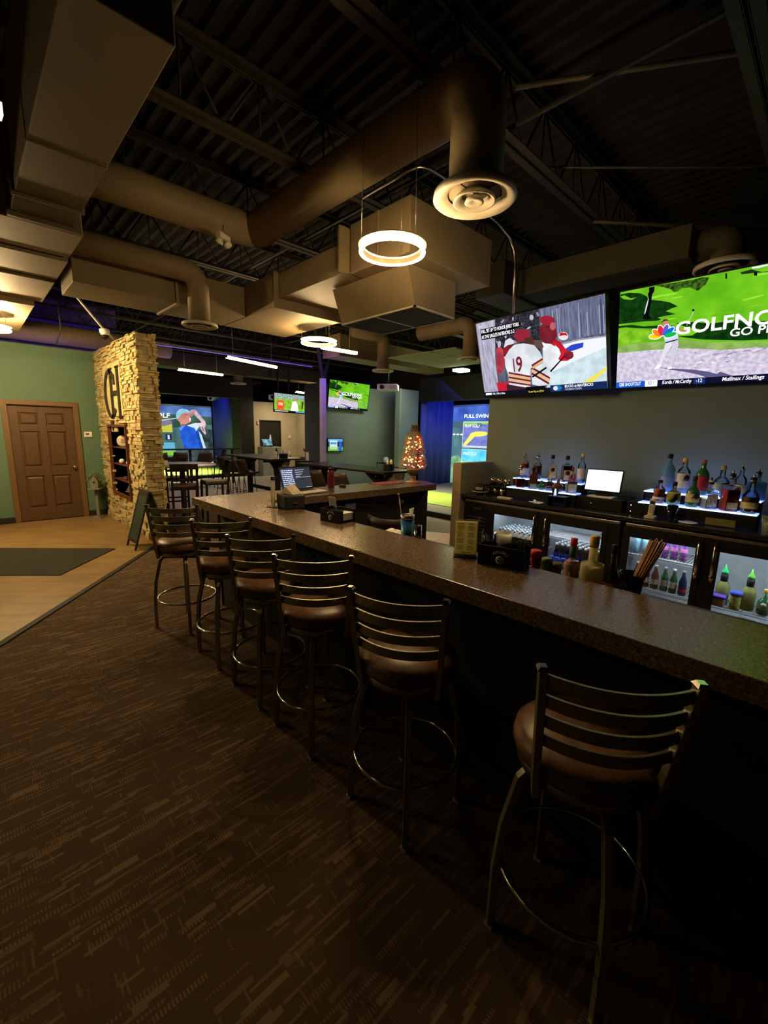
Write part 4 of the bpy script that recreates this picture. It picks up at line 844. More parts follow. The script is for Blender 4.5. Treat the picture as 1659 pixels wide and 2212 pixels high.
def hockey_pic(P):
    ICE = E((205, 222, 226), 1.0, (180, 202, 212), 10); GL = E((96, 100, 120), 1, (66, 68, 88), 5, (6, 1, 1)); MAR = E((128, 34, 44), 1, (104, 26, 38), 8); JER = E((226, 230, 232), 1.0, (196, 202, 210), 5)
    P.rect(0, 0, 1, 1, GL)
    P.poly([(0.0, 0), (0.0, 1), (0.14, 1), (0.15, 0.0)], E((176, 170, 192), 1, (142, 138, 164), 6, (6, 1, 1)))
    P.poly([(0.15, 0.6), (0.15, 1), (0.55, 1), (0.55, 0.6)], E((60, 60, 72), 1, (26, 26, 34), 40))
    P.poly([(0.56, 0.55), (1, 0.62), (1, 1), (0.56, 1)], E((112, 116, 142), 1, (84, 88, 114), 6, (8, 1, 1)))
    rh_ = random.Random(5)
    for i in range(26): x = rh_.uniform(0.56, 0.99); P.rect(x, 0.60, x+rh_.uniform(0.002, 0.007), rh_.uniform(0.85, 1.0), (E((150, 154, 180)), E((70, 74, 100)))[i % 2])
    for i in range(60): P.ell(rh_.uniform(0.14, 0.56), rh_.uniform(0.50, 0.99), rh_.uniform(0.006, 0.025), rh_.uniform(0.01, 0.03), (E((140, 136, 150)), E((34, 32, 42)), E((96, 60, 66)), E((180, 176, 190)))[i % 4], rh_.uniform(0, 2), 7)
    for i in range(14): x = rh_.uniform(0.0, 0.13); P.rect(x, rh_.uniform(0, .3), x+rh_.uniform(0.003, 0.01), rh_.uniform(0.5, 1.0), (E((206, 202, 220)), E((120, 116, 140)))[i % 2])
    hockey_trace(P, ICE, GL, MAR, JER)
    P.text('9', 0.335, 0.30, 0.27, MAR, 0.02, sx=0.75); P.text('1', 0.295, 0.30, 0.25, MAR, 0.01, sx=0.6)
    P.poly([(0.46, 0.22), (0.58, 0.32), (0.585, 0.30), (0.465, 0.20)], BLK)
    P.rect(0.045, 0.845, 0.405, 0.915, BLK).rect(0.045, 0.775, 0.355, 0.845, BLK)
    P.text('WILL SET UP TO HONOR JERRY YORK', 0.05, 0.862, 0.062, WHT, 0.012, width=0.345); P.text('AS THE EAGLES INTERIORS 2-2', 0.05, 0.79, 0.062, WHT, 0.012, width=0.30)
    P.text('ESPN+', 0.03, 0.93, 0.05, LGREY, 0.01, width=0.05)
    P.rect(0, 0, 1, 0.06, E((16, 18, 28))); P.rect(0.60, 0.0, 1, 0.085, E((22, 40, 84))); P.ell(0.655, 0.045, 0.035, 0.035, E((20, 110, 170))); P.ell(0.64, 0.045, 0.018, 0.028, LGREY); P.rect(0.40, 0, 0.56, 0.09, E((10, 12, 16)))
    P.text('BUCKS at MAVERICKS', 0.71, 0.045, 0.045, WHT, 0.01, width=0.20); P.text('TOMORROW 7:30 ESPN', 0.71, 0.012, 0.032, LGREY, 0.0, width=0.12)
    P.text('Power Play on ESPN+', 0.42, 0.012, 0.036, E((230, 220, 60)), 0.0, width=0.13); P.text('NHL | Wild vs Oilers', 0.09, 0.018, 0.04, WHT, 0.0, width=0.12); P.rect(0.02, 0.018, 0.08, 0.045, WHT)
def tv(origin, xa, ya, W, H, pic, label, depth=0.05, bez=0.012, bracket=True):
    t = thing('television', label, 'television', (0, 0, 0)); basis(t, origin, xa, ya)
    MB().box((-bez, -bez-0.008, -depth), (W+bez, H+bez, -0.002)).build('casing', black, t, 0.003)
    b = MB().box((-bez, -bez-0.008, -0.002), (W+bez, 0, 0.004)).box((-bez, H, -0.002), (W+bez, H+bez, 0.004)).box((-bez, 0, -0.002), (0, H, 0.004)).box((W, 0, -0.002), (W+bez, H, 0.004))
    b.build('bezel', black, t)
    P = Pic(W, H, -0.001); pic(P); P.build('screen', t)
    if bracket: MB().box((W/2-0.2, 0.05, -depth-0.02), (W/2+0.2, 0.25, -depth)).build('wall_bracket', matte, t)
    return t
tv((5.195, 3.455, 2.216), (-0.18, -1.63, 0.0), (-0.27, 0.0, 0.88), 1.66, 0.925, hockey_pic, 'large wall television showing hockey players hugging')
tv((5.195, 1.785, 2.232), (0.0, -1.0, -0.004), (-0.205, 0.012, 0.925), 1.68, 0.945, golf_pic, 'large wall television showing a golfer in a bunker above the bottles')
MB_ = tv((7.17, 9.72, 2.34), (1.0, 0.0, -0.012), (0.03, -0.10, 0.73), 1.42, 0.72, lambda P: golf_pic(P, False), 'mid-sized television with the golfer picture on the grey-green back wall')
def menu_pic(P):
    P.rect(0, 0, 1, 1, E((30, 54, 66))); P.rect(0, 0, 1, 0.35, E((130, 190, 60), 1, (60, 130, 80), 20)); P.rect(0.02, 0.75, 0.98, 1, E((90, 150, 210)))
    P.rect(0.12, 0.15, 0.62, 0.88, E((190, 220, 225))); P.rect(0.16, 0.55, 0.58, 0.72, E((90, 140, 200))); P.rect(0.16, 0.2, 0.58, 0.35, E((170, 210, 90)))
    P.poly([(0.72, 0.0), (0.90, 0.0), (0.95, 0.5), (0.86, 0.85), (0.74, 0.6)], E((40, 90, 200)))
tv((7.255, 9.83, 1.16), (1, 0, 0), (0, 0, 1), 0.53, 0.34, menu_pic, 'small television low on the grey-green back wall', 0.04)
def show_pic(P):
    P.rect(0, 0, 1, 1, E((150, 200, 70), 1, (110, 170, 30), 8)); P.rect(0, 0.72, 1, 1, E((180, 205, 190), 1, (90, 110, 120), 30)); P.rect(0.08, 0.12, 0.27, 0.62, E((235, 80, 50))); P.rect(0.12, 0.35, 0.24, 0.5, E((250, 190, 150)))
    P.poly([(0.47, 0.08), (0.70, 0.08), (0.68, 0.45), (0.62, 0.66), (0.52, 0.6)], WHT); P.ell(0.64, 0.74, 0.045, 0.09, SKIN); P.poly([(0.8, 0.25), (0.84, 0.25), (0.86, 0.7), (0.8, 0.6)], E((60, 60, 20))); P.poly([(0.9, 0.3), (0.95, 0.3), (0.96, 0.75), (0.9, 0.7)], E((200, 90, 30)))
    P.rect(0, 0, 1, 0.09, BLK); P.rect(0.02, 0.02, 0.4, 0.06, LGREY); P.rect(0.62, 0.02, 0.96, 0.07, E((70, 190, 230)))
ct = tv((6.86, 12.0, 2.27), (1, 0, -0.02), (0.02, -0.03, 1), 1.21, 0.54, show_pic, 'television hanging in front of the corridor showing a golf broadcast', 0.05, bracket=False)
MB().box((0.5, 0.5, -0.08), (0.56, 1.75, -0.05)).box((0.4, 0.2, -0.08), (0.66, 0.5, -0.05)).build('ceiling_pole', matte, ct)

# golf simulator screens (projection cloths)
def screen_golfer(P):
    P.rect(0, 0, 1, 1, E((96, 130, 120), 1.0, (60, 92, 96), 1.2)); P.rect(0, 0.80, 1, 1, E((92, 124, 190), 1, (60, 88, 150), 1.5)); P.poly([(0, 0.60), (0, 0.84), (0.4, 0.86), (1, 0.84), (1, 0.70), (0.6, 0.66)], E((70, 100, 82), 1, (46, 74, 66), 2))
    P.rect(0.62, 0.05, 1.0, 0.62, E((70, 84, 84), 1, (34, 46, 52), 3))
    P.rect(0.0, 0.56, 0.36, 0.76, E((120, 116, 140))); P.poly([(0.0, 0.56), (0.36, 0.56), (0.36, 0.70), (0.24, 0.66), (0, 0.64)], E((190, 190, 70))); P.rect(0.0, 0.42, 0.36, 0.55, E((70, 100, 90))); P.rect(0.25, 0.43, 0.34, 0.53, E((24, 40, 80))); P.rect(0.28, 0.445, 0.31, 0.515, LGREY)
    P.rect(0.0, 0.17, 0.38, 0.39, E((96, 170, 205))); P.rect(0.0, 0.17, 0.38, 0.25, E((150, 200, 80), 1, (110, 180, 50), 8))
    P.text('FULL SWING GOLF', -0.66, 0.80, 0.11, WHT, 0.02, 0.1, width=1.0)
    P.poly([(0.14, 0.735), (0.48, 0.80), (0.48, 0.812), (0.14, 0.75)], LGREY)
    golfer_trace(P)
    P.rect(0, 0, 1, 0.04, E((190, 196, 210)))
g1 = thing('golf_screen', 'projection screen of the far left bay showing a golfer in blue', 'golf screen', (0, 0, 0)); basis(g1, (5.55, 20.0, 0.10), (1, 0, 0), (0, 0, 1))
P = Pic(2.68, 2.54, 0.0); screen_golfer(P); P.build('projected_picture', g1)
MB().box((-3.0, -0.02, -0.05), (2.70, 2.60, -0.02)).build('screen_cloth', white, g1)
def screen_menu(P):
    P.rect(0, 0, 1, 1, E((88, 128, 136), 1.1, (52, 86, 104), 1.0)); P.rect(0, 0.80, 1, 1, E((74, 110, 196), 1.2, (48, 72, 158), 1.6)); P.poly([(0, 0.74), (0, 0.82), (0.5, 0.83), (1, 0.80), (1, 0.72)], E((70, 100, 120)))
    P.poly([(0, 0), (0, 0.36), (0.10, 0.40), (0.25, 0.2), (0.2, 0)], E((140, 185, 140), 1.1, (84, 140, 100), 3)); P.ell(0.10, 0.20, 0.05, 0.02, WHT); P.poly([(0.01, 0), (0.1, 0.06), (0.2, 0.08), (0.25, 0)], E((110, 96, 110)))
    for i in range(3): P.ell(0.03+0.05*i, 0.655, 0.02, 0.01, WHT)
    P.rect(0.148, 0.495, 0.80, 0.815, WHT).rect(0.152, 0.50, 0.798, 0.81, E((124, 132, 200), 1.1, (104, 112, 184), 6))
    P.poly([(0.152, 0.76), (0.152, 0.81), (0.798, 0.81), (0.798, 0.74), (0.5, 0.79)], E((130, 190, 110), 1.1)); P.poly([(0.55, 0.50), (0.798, 0.60), (0.798, 0.56), (0.66, 0.50)], E((190, 230, 190)))
    P.ell(0.36, 0.665, 0.115, 0.032, E((222, 214, 96), 1.2), 0.06); P.poly([(0.152, 0.52), (0.20, 0.52), (0.32, 0.64), (0.38, 0.665), (0.26, 0.67)], E((222, 214, 96), 1.2))
    P.ell(0.36, 0.775, 0.04, 0.02, E((80, 100, 120)))
    P.rect(0.148, 0.30, 0.80, 0.475, WHT).rect(0.152, 0.303, 0.798, 0.472, E((70, 180, 216), 1.2, (110, 206, 226), 3)); P.rect(0.152, 0.303, 0.798, 0.318, E((180, 214, 110)))
    P.text('FULL SWING', 0.155, 0.862, 0.062, WHT, 0.02, width=0.36); P.text('GOLF', 0.53, 0.865, 0.085, WHT, 0.03, 0.2, width=0.24)
    P.text('PLAY GOLF', 0.17, 0.745, 0.05, WHT, 0.01, 0.2, width=0.20); P.text('PRACTICE', 0.165, 0.40, 0.05, WHT, 0.01, 0.2, width=0.18)
    P.rect(0.165, 0.508, 0.76, 0.516, WHT)
g2 = thing('golf_screen', 'projection screen of the right bay showing the golf menu', 'golf screen', (0, 0, 0)); basis(g2, (11.70, 8.97, 0.03), (0, -1, 0), (0, 0, 1))
P = Pic(2.9, 2.54, 0.0); screen_menu(P); P.build('projected_picture', g2)
MB().box((-0.02, -0.02, -0.05), (3.0, 2.60, -0.02)).build('screen_cloth', white, g2)

# ---------------------------------------------------------------- high tables and chairs
def high_table(loc, rz, L_, W, label):
    t = thing('high_table', label, 'table', loc, rz, 'dark rectangular high tables')
    MB().box((-W/2, -L_/2, 1.035), (W/2, L_/2, 1.07)).build('tabletop', dwood, t, 0.004)
    for s_ in (-1, 1):
        y = s_*(L_/2-0.45); m = MB().cbox((0, y, 0.55), (0.10, 0.10, 0.97)).cbox((0, y, 0.04), (W*0.8, 0.09, 0.07)).cbox((0, y, 1.0), (W*0.75, 0.09, 0.06))
        m.tube([(0, y, 0.62), (0, y-s_*0.10, 0.86), (0, y-s_*0.33, 1.0)], 0.03, rect=(0.07, 0.06)); m.tube([(0, y, 0.62), (0, y+s_*0.08, 0.86), (0, y+s_*0.26, 1.0)], 0.03, rect=(0.07, 0.06))
        m.build('pedestal_leg', matte, t, 0.003)
    MB().cbox((0, 0, 0.30), (0.06, L_-0.9, 0.08)).build('stretcher', matte, t)
    return t
high_table((5.14, 6.25, 0), 0.03, 2.45, 0.74, 'dark high table below the small television, in front of the column')
high_table((5.22, 9.75, 0), 0.0, 2.25, 0.86, 'dark high table in front of the corridor and restroom door')
rt = thing('round_high_table', 'round high table beside the stone wall, lit lilac by the strip', 'table', (2.78, 8.16, 0))
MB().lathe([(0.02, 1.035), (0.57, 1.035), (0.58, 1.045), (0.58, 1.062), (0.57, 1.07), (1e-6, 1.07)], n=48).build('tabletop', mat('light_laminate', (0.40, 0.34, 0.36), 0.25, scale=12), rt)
MB().lathe([(0.30, 0.0), (0.30, 0.015), (0.05, 0.04), (0.045, 1.03)], n=24).build('pedestal_leg', matte, rt)
leather = mat('brown_leather', (0.045, 0.027, 0.020), 0.45, 0, (0.03, 0.018, 0.014), 14, 0.1)
def make_bucket(label, loc, rz):
    t = thing('bucket_stool', label, 'bar stool', loc, rz, 'brown leather bucket stools')
    # shell: seat pan curving into a wrapped low back (faces +x)
    vs = []; fs = []; U = 8; V = 9
    for side in (0, 1):
        for i in range(U+1):
            u = i/U
            if u < 0.5: x = 0.20-0.36*(u/0.5); z = 0.74-0.015*math.sin(PI*u/0.5)
            else: q = (u-0.5)/0.5; x = -0.16-0.09*q; z = 0.74+0.30*q
            for j in range(V+1):
                v = -1+2*j/V; w_ = 0.205+0.01*math.sin(PI*u)-(0.02 if u > 0.8 else 0); lift = 0.055*abs(v)**3*(1 if u < 0.6 else 0.4); fwd = 0.10*abs(v)**2.2 if u > 0.45 else 0
                vs.append((x+fwd-(0.012*side if u > 0.5 else 0), v*w_, z+lift-(0.02*side if u <= 0.5 else 0)))
    n_ = (U+1)*(V+1)
    for i in range(U):
        for j in range(V):
            a = i*(V+1)+j; fs.append((a, a+1, a+V+2, a+V+1)); b = a+n_; fs.append((b, b+V+1, b+V+2, b+1))
    for i in range(U):
        for j in (0, V):
            a = i*(V+1)+j; fs.append((a, a+V+1, a+V+1+n_, a+n_))
    for j in range(V):
        for i in (0, U): a = i*(V+1)+j; fs.append((a, a+1, a+1+n_, a+n_))
    MB().add(vs, fs, 0, True).build('seat_shell', leather, t)
    for sx in (-1, 1):
        for sy in (-1, 1): MB().tube([(0.12*sx-0.02, 0.12*sy, 0.73), (0.19*sx-0.02, 0.19*sy, 0.0)], 0.009, 7).build('leg', matte, t)
    m = MB(); c4 = [(0.165, 0.165), (-0.205, 0.165), (-0.205, -0.165), (0.165, -0.165)]
    for i in range(4): m.tube([(*c4[i], 0.27), (*c4[(i+1) % 4], 0.27)], 0.007, 6)
    m.build('footrest', matte, t)
    return t
k0 = make_bucket('bucket stool nearest the round table at the corridor table', (4.58, 10.35, 0), 0)
for (x, y, rz, l) in ((4.55, 9.75, 0, 'middle bucket stool on the curtain side of the corridor table'), (4.52, 9.15, 0, 'bucket stool at the near end of the corridor table, curtain side'),
                      (5.95, 9.25, 180, 'bucket stool on the far side of the corridor table, above the laptop'), (5.95, 10.1, 180, 'bucket stool at the far corner of the corridor table'),
                      (4.50, 6.75, 0, 'bucket stool behind the red bottle at the table under the televisions'), (4.45, 6.20, 0, 'middle bucket stool at the table under the televisions'),
                      (4.46, 5.55, 0, 'bucket stool right of the red bottle, closest to the bar leg'), (5.9, 5.9, 180, 'bucket stool beyond the table under the televisions'),
                      (3.75, 12.75, 90, 'bucket stool at the bay rail, half hidden by the stone wall'), (4.30, 12.80, 90, 'bucket stool at the bay rail before the golf menu boxes'),
                      (4.95, 12.70, 90, 'bucket stool at the bay rail below the projected golfer'), (5.75, 13.6, 160, 'bucket stool turned sideways at the end of the bay rail'),
                      (2.35, 2.42, 200, 'bucket stool behind the bar next to the napkin caddy')):
    o = dup(k0, (x, y, 0), R(rz), l)
    if x == 2.35: o.location = (2.78, 2.75, 0.0); o.rotation_euler = (0, 0, R(35)); o.scale = (1.12, 1.12, 0.93)
rl = thing('drink_rail', 'narrow black drink rail in front of the far golf bay', 'table', (0, 0, 0))
MB().box((3.2, 13.20, 1.075), (6.3, 13.50, 1.11)).build('rail_top', dwood, rl, 0.004)
for x in (3.4, 4.8, 6.1): MB().box((x-0.03, 13.32, 0), (x+0.03, 13.38, 1.075)).build('leg', matte, rl)

def wood_chair(label, loc, rz):
    t = thing('wooden_bar_chair', label, 'bar stool', loc, rz, 'dark wooden slat-back bar chairs')
    for sy in (-1, 1):
        MB().tube([(-0.20, 0.19*sy, 0), (-0.19, 0.19*sy, 0.72), (-0.25, 0.19*sy, 1.10)], 0.02, rect=(0.036, 0.036), up=(1, 0, 0)).build('leg', dwood, t)
        MB().tube([(0.20, 0.19*sy, 0), (0.19, 0.19*sy, 0.70)], 0.02, rect=(0.036, 0.036), up=(1, 0, 0)).build('leg', dwood, t)
    MB().box((-0.21, -0.205, 0.69), (0.215, 0.205, 0.73)).build('seat_frame', dwood, t, 0.004)
    MB().box((-0.19, -0.195, 0.73), (0.21, 0.195, 0.765)).build('seat_cushion', vinyl, t, 0.012)
    MB().tube([(-0.265, -0.21, 1.08), (-0.285, 0, 1.085), (-0.265, 0.21, 1.08)], 0.02, rect=(0.025, 0.09)).build('top_rail', dwood, t)
    MB().tube([(-0.215, -0.19, 0.86), (-0.215, 0.19, 0.86)], 0.02, rect=(0.022, 0.05)).build('lower_rail', dwood, t)
    for y in (-0.12, -0.06, 0.0, 0.06, 0.12): MB().tube([(-0.215, y, 0.86), (-0.262, y, 1.05)], 0.01, rect=(0.022, 0.012), up=(1, 0, 0)).build('back_spindle', dwood, t)
    m = MB()
    for z in (0.22, 0.40): m.tube([(-0.2, -0.19, z), (0.2, -0.19, z)], 0.01, rect=(0.02, 0.03)).tube([(-0.2, 0.19, z), (0.2, 0.19, z)], 0.01, rect=(0.02, 0.03))
    m.tube([(0.2, -0.19, 0.30), (0.2, 0.19, 0.30)], 0.01, rect=(0.02, 0.03)).tube([(-0.2, -0.19, 0.32), (-0.2, 0.19, 0.32)], 0.01, rect=(0.02, 0.03))
    m.build('stretcher', dwood, t)
    return t
wc = wood_chair('wooden slat-back bar chair in front of the round table, facing away', (2.62, 7.62, 0), R(72))
dup(wc, (3.30, 8.02, 0), R(172), 'wooden slat-back bar chair right of the round table, seen side on')
dup(wc, (2.95, 8.98, 0), R(250), 'wooden slat-back bar chair behind the round table')
# low rail and small things at the far side
pd = thing('bay_console', 'grey console box with a tilted touch screen before the corridor', 'console', (8.3, 15.0, 0))
MB().box((-0.35, -0.2, 0), (0.45, 0.2, 1.08)).build('cabinet', mat('console_grey', (0.35, 0.40, 0.38), 0.5, scale=8), pd, 0.006)
tsx = MB(Matrix.Translation((-0.12, -0.12, 1.25)) @ Matrix.Rotation(R(-25), 4, 'X')); tsx.box((-0.20, -0.01, -0.14), (0.20, 0.01, 0.14)); so = tsx.build('touch_screen', black, pd)
MB(Matrix.Translation((-0.12, -0.12, 1.25)) @ Matrix.Rotation(R(-25), 4, 'X')).box((-0.19, -0.013, -0.13), (0.19, -0.0102, 0.13)).build('display', E((150, 190, 205), 0.9, (60, 100, 110), 9), so)
MB().cbox((0.12, 0, 1.12), (0.1, 0.05, 0.1)).build('screen_stand', black, pd)
ph = thing('payphone_cluster', 'wall-mounted grey water fountain in the corridor', 'fountain', (9.95, 14.9, 0.95)); MB().lathe([(0.02, -0.12), (0.14, -0.05), (0.17, 0.05), (0.15, 0.06), (0.02, 0.02)], n=20).build('basin', steel, ph); MB().box((0.0, -0.15, 0.05), (0.12, 0.15, 0.3)).build('back_plate', cream, ph); ph.name = 'water_fountain'
small_box((9.75, 15.88, 1.45), (0.12, 0.03, 0.14), 'white control box on the corridor wall', 'wall_box', 'box'); small_box((9.75, 15.89, 0.80), (0.09, 0.02, 0.16), 'white light switch plate low on the corridor wall', 'switch_plate', 'switch'); small_box((8.35, 15.87, 1.98), (0.08, 0.04, 0.14), 'small sconce box left of the restroom door', 'sconce', 'light', cream)
# club rack by the back wall
ck = thing('club_rack', 'black wire golf club and ball rack against the grey-green wall', 'rack', (9.35, 9.35, 0), 0)
m = MB()
for x in (-0.5, 0.5):
    for y in (-0.18, 0.18): m.tube([(x, y, 0), (x, y, 0.85)], 0.012, 6)
for z in (0.25, 0.80):
    m.tube([(-0.5, -0.18, z), (0.5, -0.18, z), (0.5, 0.18, z), (-0.5, 0.18, z)], 0.010, 6, closed=True)
    for i in range(11): m.tube([(-0.5+0.1*i, -0.18, z), (-0.5+0.1*i, 0.18, z)], 0.004, 5)
m.build('wire_frame', black, ck)
for x in (-0.35, 0.1): tag(MB().ball((9.35+x, 9.3, 0.90), 0.09, 14).build('exercise_ball', white), 'white ball on the club rack, %s' % ('nearer the column' if x < 0 else 'nearer the christmas tree'), 'ball')
tag(MB().tube([(10.0, 9.35, 0.1), (9.92, 9.8, 1.25)], 0.008, 6).ball((9.92, 9.8, 1.25), 0.02).build('golf_club', black), 'golf club leaning on the back wall beside the rack', 'golf club')
wb = thing('wire_basket_cart', 'low black wire basket standing under the table below the televisions', 'basket', (5.9, 6.9, 0)); m = MB()
for z in (0.15, 0.55):
    m.tube([(-0.3, -0.25, z), (0.3, -0.25, z), (0.3, 0.25, z), (-0.3, 0.25, z)], 0.008, 6, closed=True)
for i in range(9): m.tube([(-0.3+0.075*i, -0.25, 0.15), (-0.3+0.075*i, -0.25, 0.55)], 0.004, 5)
m.tube([(-0.3, -0.25, 0), (-0.3, -0.25, 0.55)], 0.01, 6).tube([(0.3, -0.25, 0), (0.3, -0.25, 0.55)], 0.01, 6).build('wire_frame', black, wb)
tag(MB().box((5.72, 8.80, 0), (6.08, 9.08, 1.0)).build('service_stand', matte, bev=0.005), 'dark service stand left of the lilac column', 'stand')

# ---------------------------------------------------------------- back bar: counter, coolers
kt = MB().box((4.53, -1.2, 0.912), (5.26, 3.285, 0.95))
tag(kt.build('back_counter', mat('black_laminate', (0.022, 0.020, 0.018), 0.22, 0, (0.016, 0.015, 0.013), 60), bev=0.004), 'black back bar counter top below the wall televisions', 'counter')
cool_in = mat('cooler_liner', (0.34, 0.37, 0.38), 0.45, scale=10); glassp = pane_mat()
led_w = emis('cooler_led', (0.78, 0.90, 1.0), 60.0)
wirew = mat('white_wire', (0.75, 0.78, 0.80), 0.4, scale=20)
def cooler(y0, y1, doors, vent, label, ledy, shelves):
    t = thing('bottle_cooler', label, 'cooler', (4.55, y0, 0)); W = y1-y0
    b = MB().box((0.03, 0, 0.08), (0.66, W, 0.11)).box((0.03, 0, 0.85), (0.66, W, 0.905)).box((0.62, 0, 0.11), (0.66, W, 0.85)).box((0.03, 0, 0.11), (0.66, 0.03, 0.85)).box((0.03, W-0.03, 0.11), (0.66, W, 0.85))
    b.box((0.07, 0, 0), (0.6, W, 0.08))
    if vent: b.box((0.03, vent[0]-y0-0.03, 0.11), (0.62, vent[0]-y0, 0.85)); b.box((0.02, vent[0]-y0, 0.10), (0.05, W, 0.86))
    b.build('cabinet', black, t, 0.003)
    i1 = (vent[0]-y0-0.03) if vent else W-0.03
    MB().box((0.612, 0.03, 0.11), (0.619, i1, 0.85)).box((0.06, 0.031, 0.11), (0.612, 0.036, 0.85)).box((0.06, i1-0.006, 0.11), (0.612, i1-0.001, 0.85)).box((0.06, 0.03, 0.111), (0.612, i1, 0.116)).box((0.06, 0.03, 0.842), (0.612, i1, 0.849)).build('liner', cool_in, t)
    MB().box((0.0, 0.01, 0.863), (0.028, W-0.02, 0.888)).box((0.002, ledy-y0-0.035, 0.866), (-0.003, ledy-y0+0.035, 0.885)).build('trim_rail', steel, t, 0.002)
    if vent:
        v = MB()
        for k in range(9): v.box((0.012, vent[0]-y0+0.05, 0.30+k*0.045), (0.03, W-0.06, 0.322+k*0.045))
        v.box((0.012, vent[0]-y0+0.12, 0.775), (0.03, W-0.14, 0.80)); v.build('vent_grille', mat('grille_dark', (0.035, 0.025, 0.02), 0.5, scale=20), t)
    s_ = MB()
    for (z, ya, yb) in shelves:
        ya -= y0; yb -= y0
        s_.tube([(0.10, ya, z), (0.10, yb, z)], 0.004, 5).tube([(0.55, ya, z), (0.55, yb, z)], 0.004, 5); yy = ya
        while yy < yb: s_.tube([(0.10, yy, z+0.004), (0.55, yy, z+0.004)], 0.0025, 4); yy += 0.026
        s_.tube([(0.10, ya, z-0.022), (0.10, yb, z-0.022)], 0.003, 5)
    s_.build('wire_shelf', wirew, t)
    MB().box((0.075, 0.05, 0.836), (0.095, i1-0.03, 0.842)).build('cooler_light_strip', led_w, t)
    ds = sorted((d[0]-y0-0.05, d[1]-y0+0.05) for d in doors); fr = MB(); last = 0.0
    for a, b_ in ds+[((vent[0]-y0) if vent else W, W)]:
        if a-last > 0.004: MB().box((0.006, last+0.001, 0.10), (0.03, a-0.001, 0.858)).build('mullion', black, t)
        last = b_
    for (a, b_, side) in doors:
        a -= y0; b_ -= y0; q = 0.05
        f = MB().box((0.0, a-q, 0.10), (0.03, a, 0.858)).box((0.0, b_, 0.10), (0.03, b_+q, 0.858)).box((0.0, a, 0.10), (0.03, b_, 0.17)).box((0.0, a, 0.757), (0.03, b_, 0.858))
        fo = f.build('door', black, t, 0.003)
        MB().box((0.012, a, 0.17), (0.016, b_, 0.757)).build('glass_pane', glassp, fo)
        hy = (b_+0.028) if side > 0 else (a-0.028)
        MB().tube([(-0.005, hy, 0.825), (-0.045, hy, 0.80), (-0.050, hy, 0.55), (-0.045, hy, 0.50), (-0.005, hy, 0.49)], 0.011, 8).lathe([(0.018, 0), (0.018, 0.05)], (-0.035, hy, 0.50), 12).build('handle', chrome, fo)
    return t
cooler(1.38, 3.25, [(2.285, 2.805, -1), (1.545, 2.095, 1)], (2.87, 3.25), 'left black bottle cooler with two lit glass doors', 1.88, [(.355, 2.28, 2.83), (.255, 1.43, 2.2), (.60, 1.43, 2.2)])
cooler(-0.55, 1.355, [(0.755, 1.290, -1), (0.02, 0.585, 1), (-0.50, -0.10, 1)], None, 'right black bottle cooler with lit glass doors, at the right edge', 0.42, [(.255, -.5, 1.31), (.575, .68, 1.31)])

# ---------------------------------------------------------------- bottles
def gcol(name, col, a=0.55): return mat('glass_'+name, col, 0.06, 0, scale=6, spec=0.9, alpha=a)
clear = pane_mat(); clear.name = 'clear_glass'
for n_ in clear.node_tree.nodes:
    if n_.type == 'BSDF_TRANSPARENT': n_.inputs[0].default_value = (0.90, 0.93, 0.96, 1)
    if n_.type == 'FRESNEL': n_.inputs[0].default_value = 1.5
    if n_.type == 'BSDF_GLOSSY': n_.inputs[0].default_value = (1, 1, 1, 1); greeng = gcol('green', (0.03, 0.14, 0.05), 0.9); amber = gcol('amber', (0.12, 0.035, 0.01), 0.92); blueg = gcol('blue', (0.10, 0.32, 0.75), 0.7); darkg = gcol('dark', (0.012, 0.010, 0.010), 0.97); redg = gcol('red', (0.35, 0.02, 0.02), 0.85)
def liq(name, col): return mat('liquid_'+name, col, 0.15, 0, scale=6, trans=0.1)
L_amb = liq('amber', (0.35, 0.09, 0.02)); L_red = liq('red', (0.55, 0.05, 0.03)); L_wht = liq('clear', (0.55, 0.66, 0.85)); L_yel = liq('yellow', (0.60, 0.58, 0.12)); L_org = liq('orange', (0.80, 0.20, 0.07)); L_brn = liq('brown', (0.18, 0.05, 0.015)); L_grn = liq('lime', (0.35, 0.42, 0.06)); L_cho = liq('cocoa', (0.20, 0.12, 0.05))
def lab(name, c, c2=None): return mat('label_'+name, lin(c), 0.6, 0, lin(c2) if c2 else None, 60)
Lb_w = lab('white', (225, 222, 215), (190, 188, 182)); Lb_c = lab('cream', (222, 205, 150), (190, 170, 110)); Lb_r = lab('red', (170, 40, 45)); Lb_k = lab('black', (24, 22, 22)); Lb_g = lab('green', (70, 120, 60)); Lb_y = lab('yellow', (220, 180, 60)); Lb_b = lab('blue', (40, 60, 150)); Lb_s = lab('silver', (160, 165, 175), (120, 125, 135))
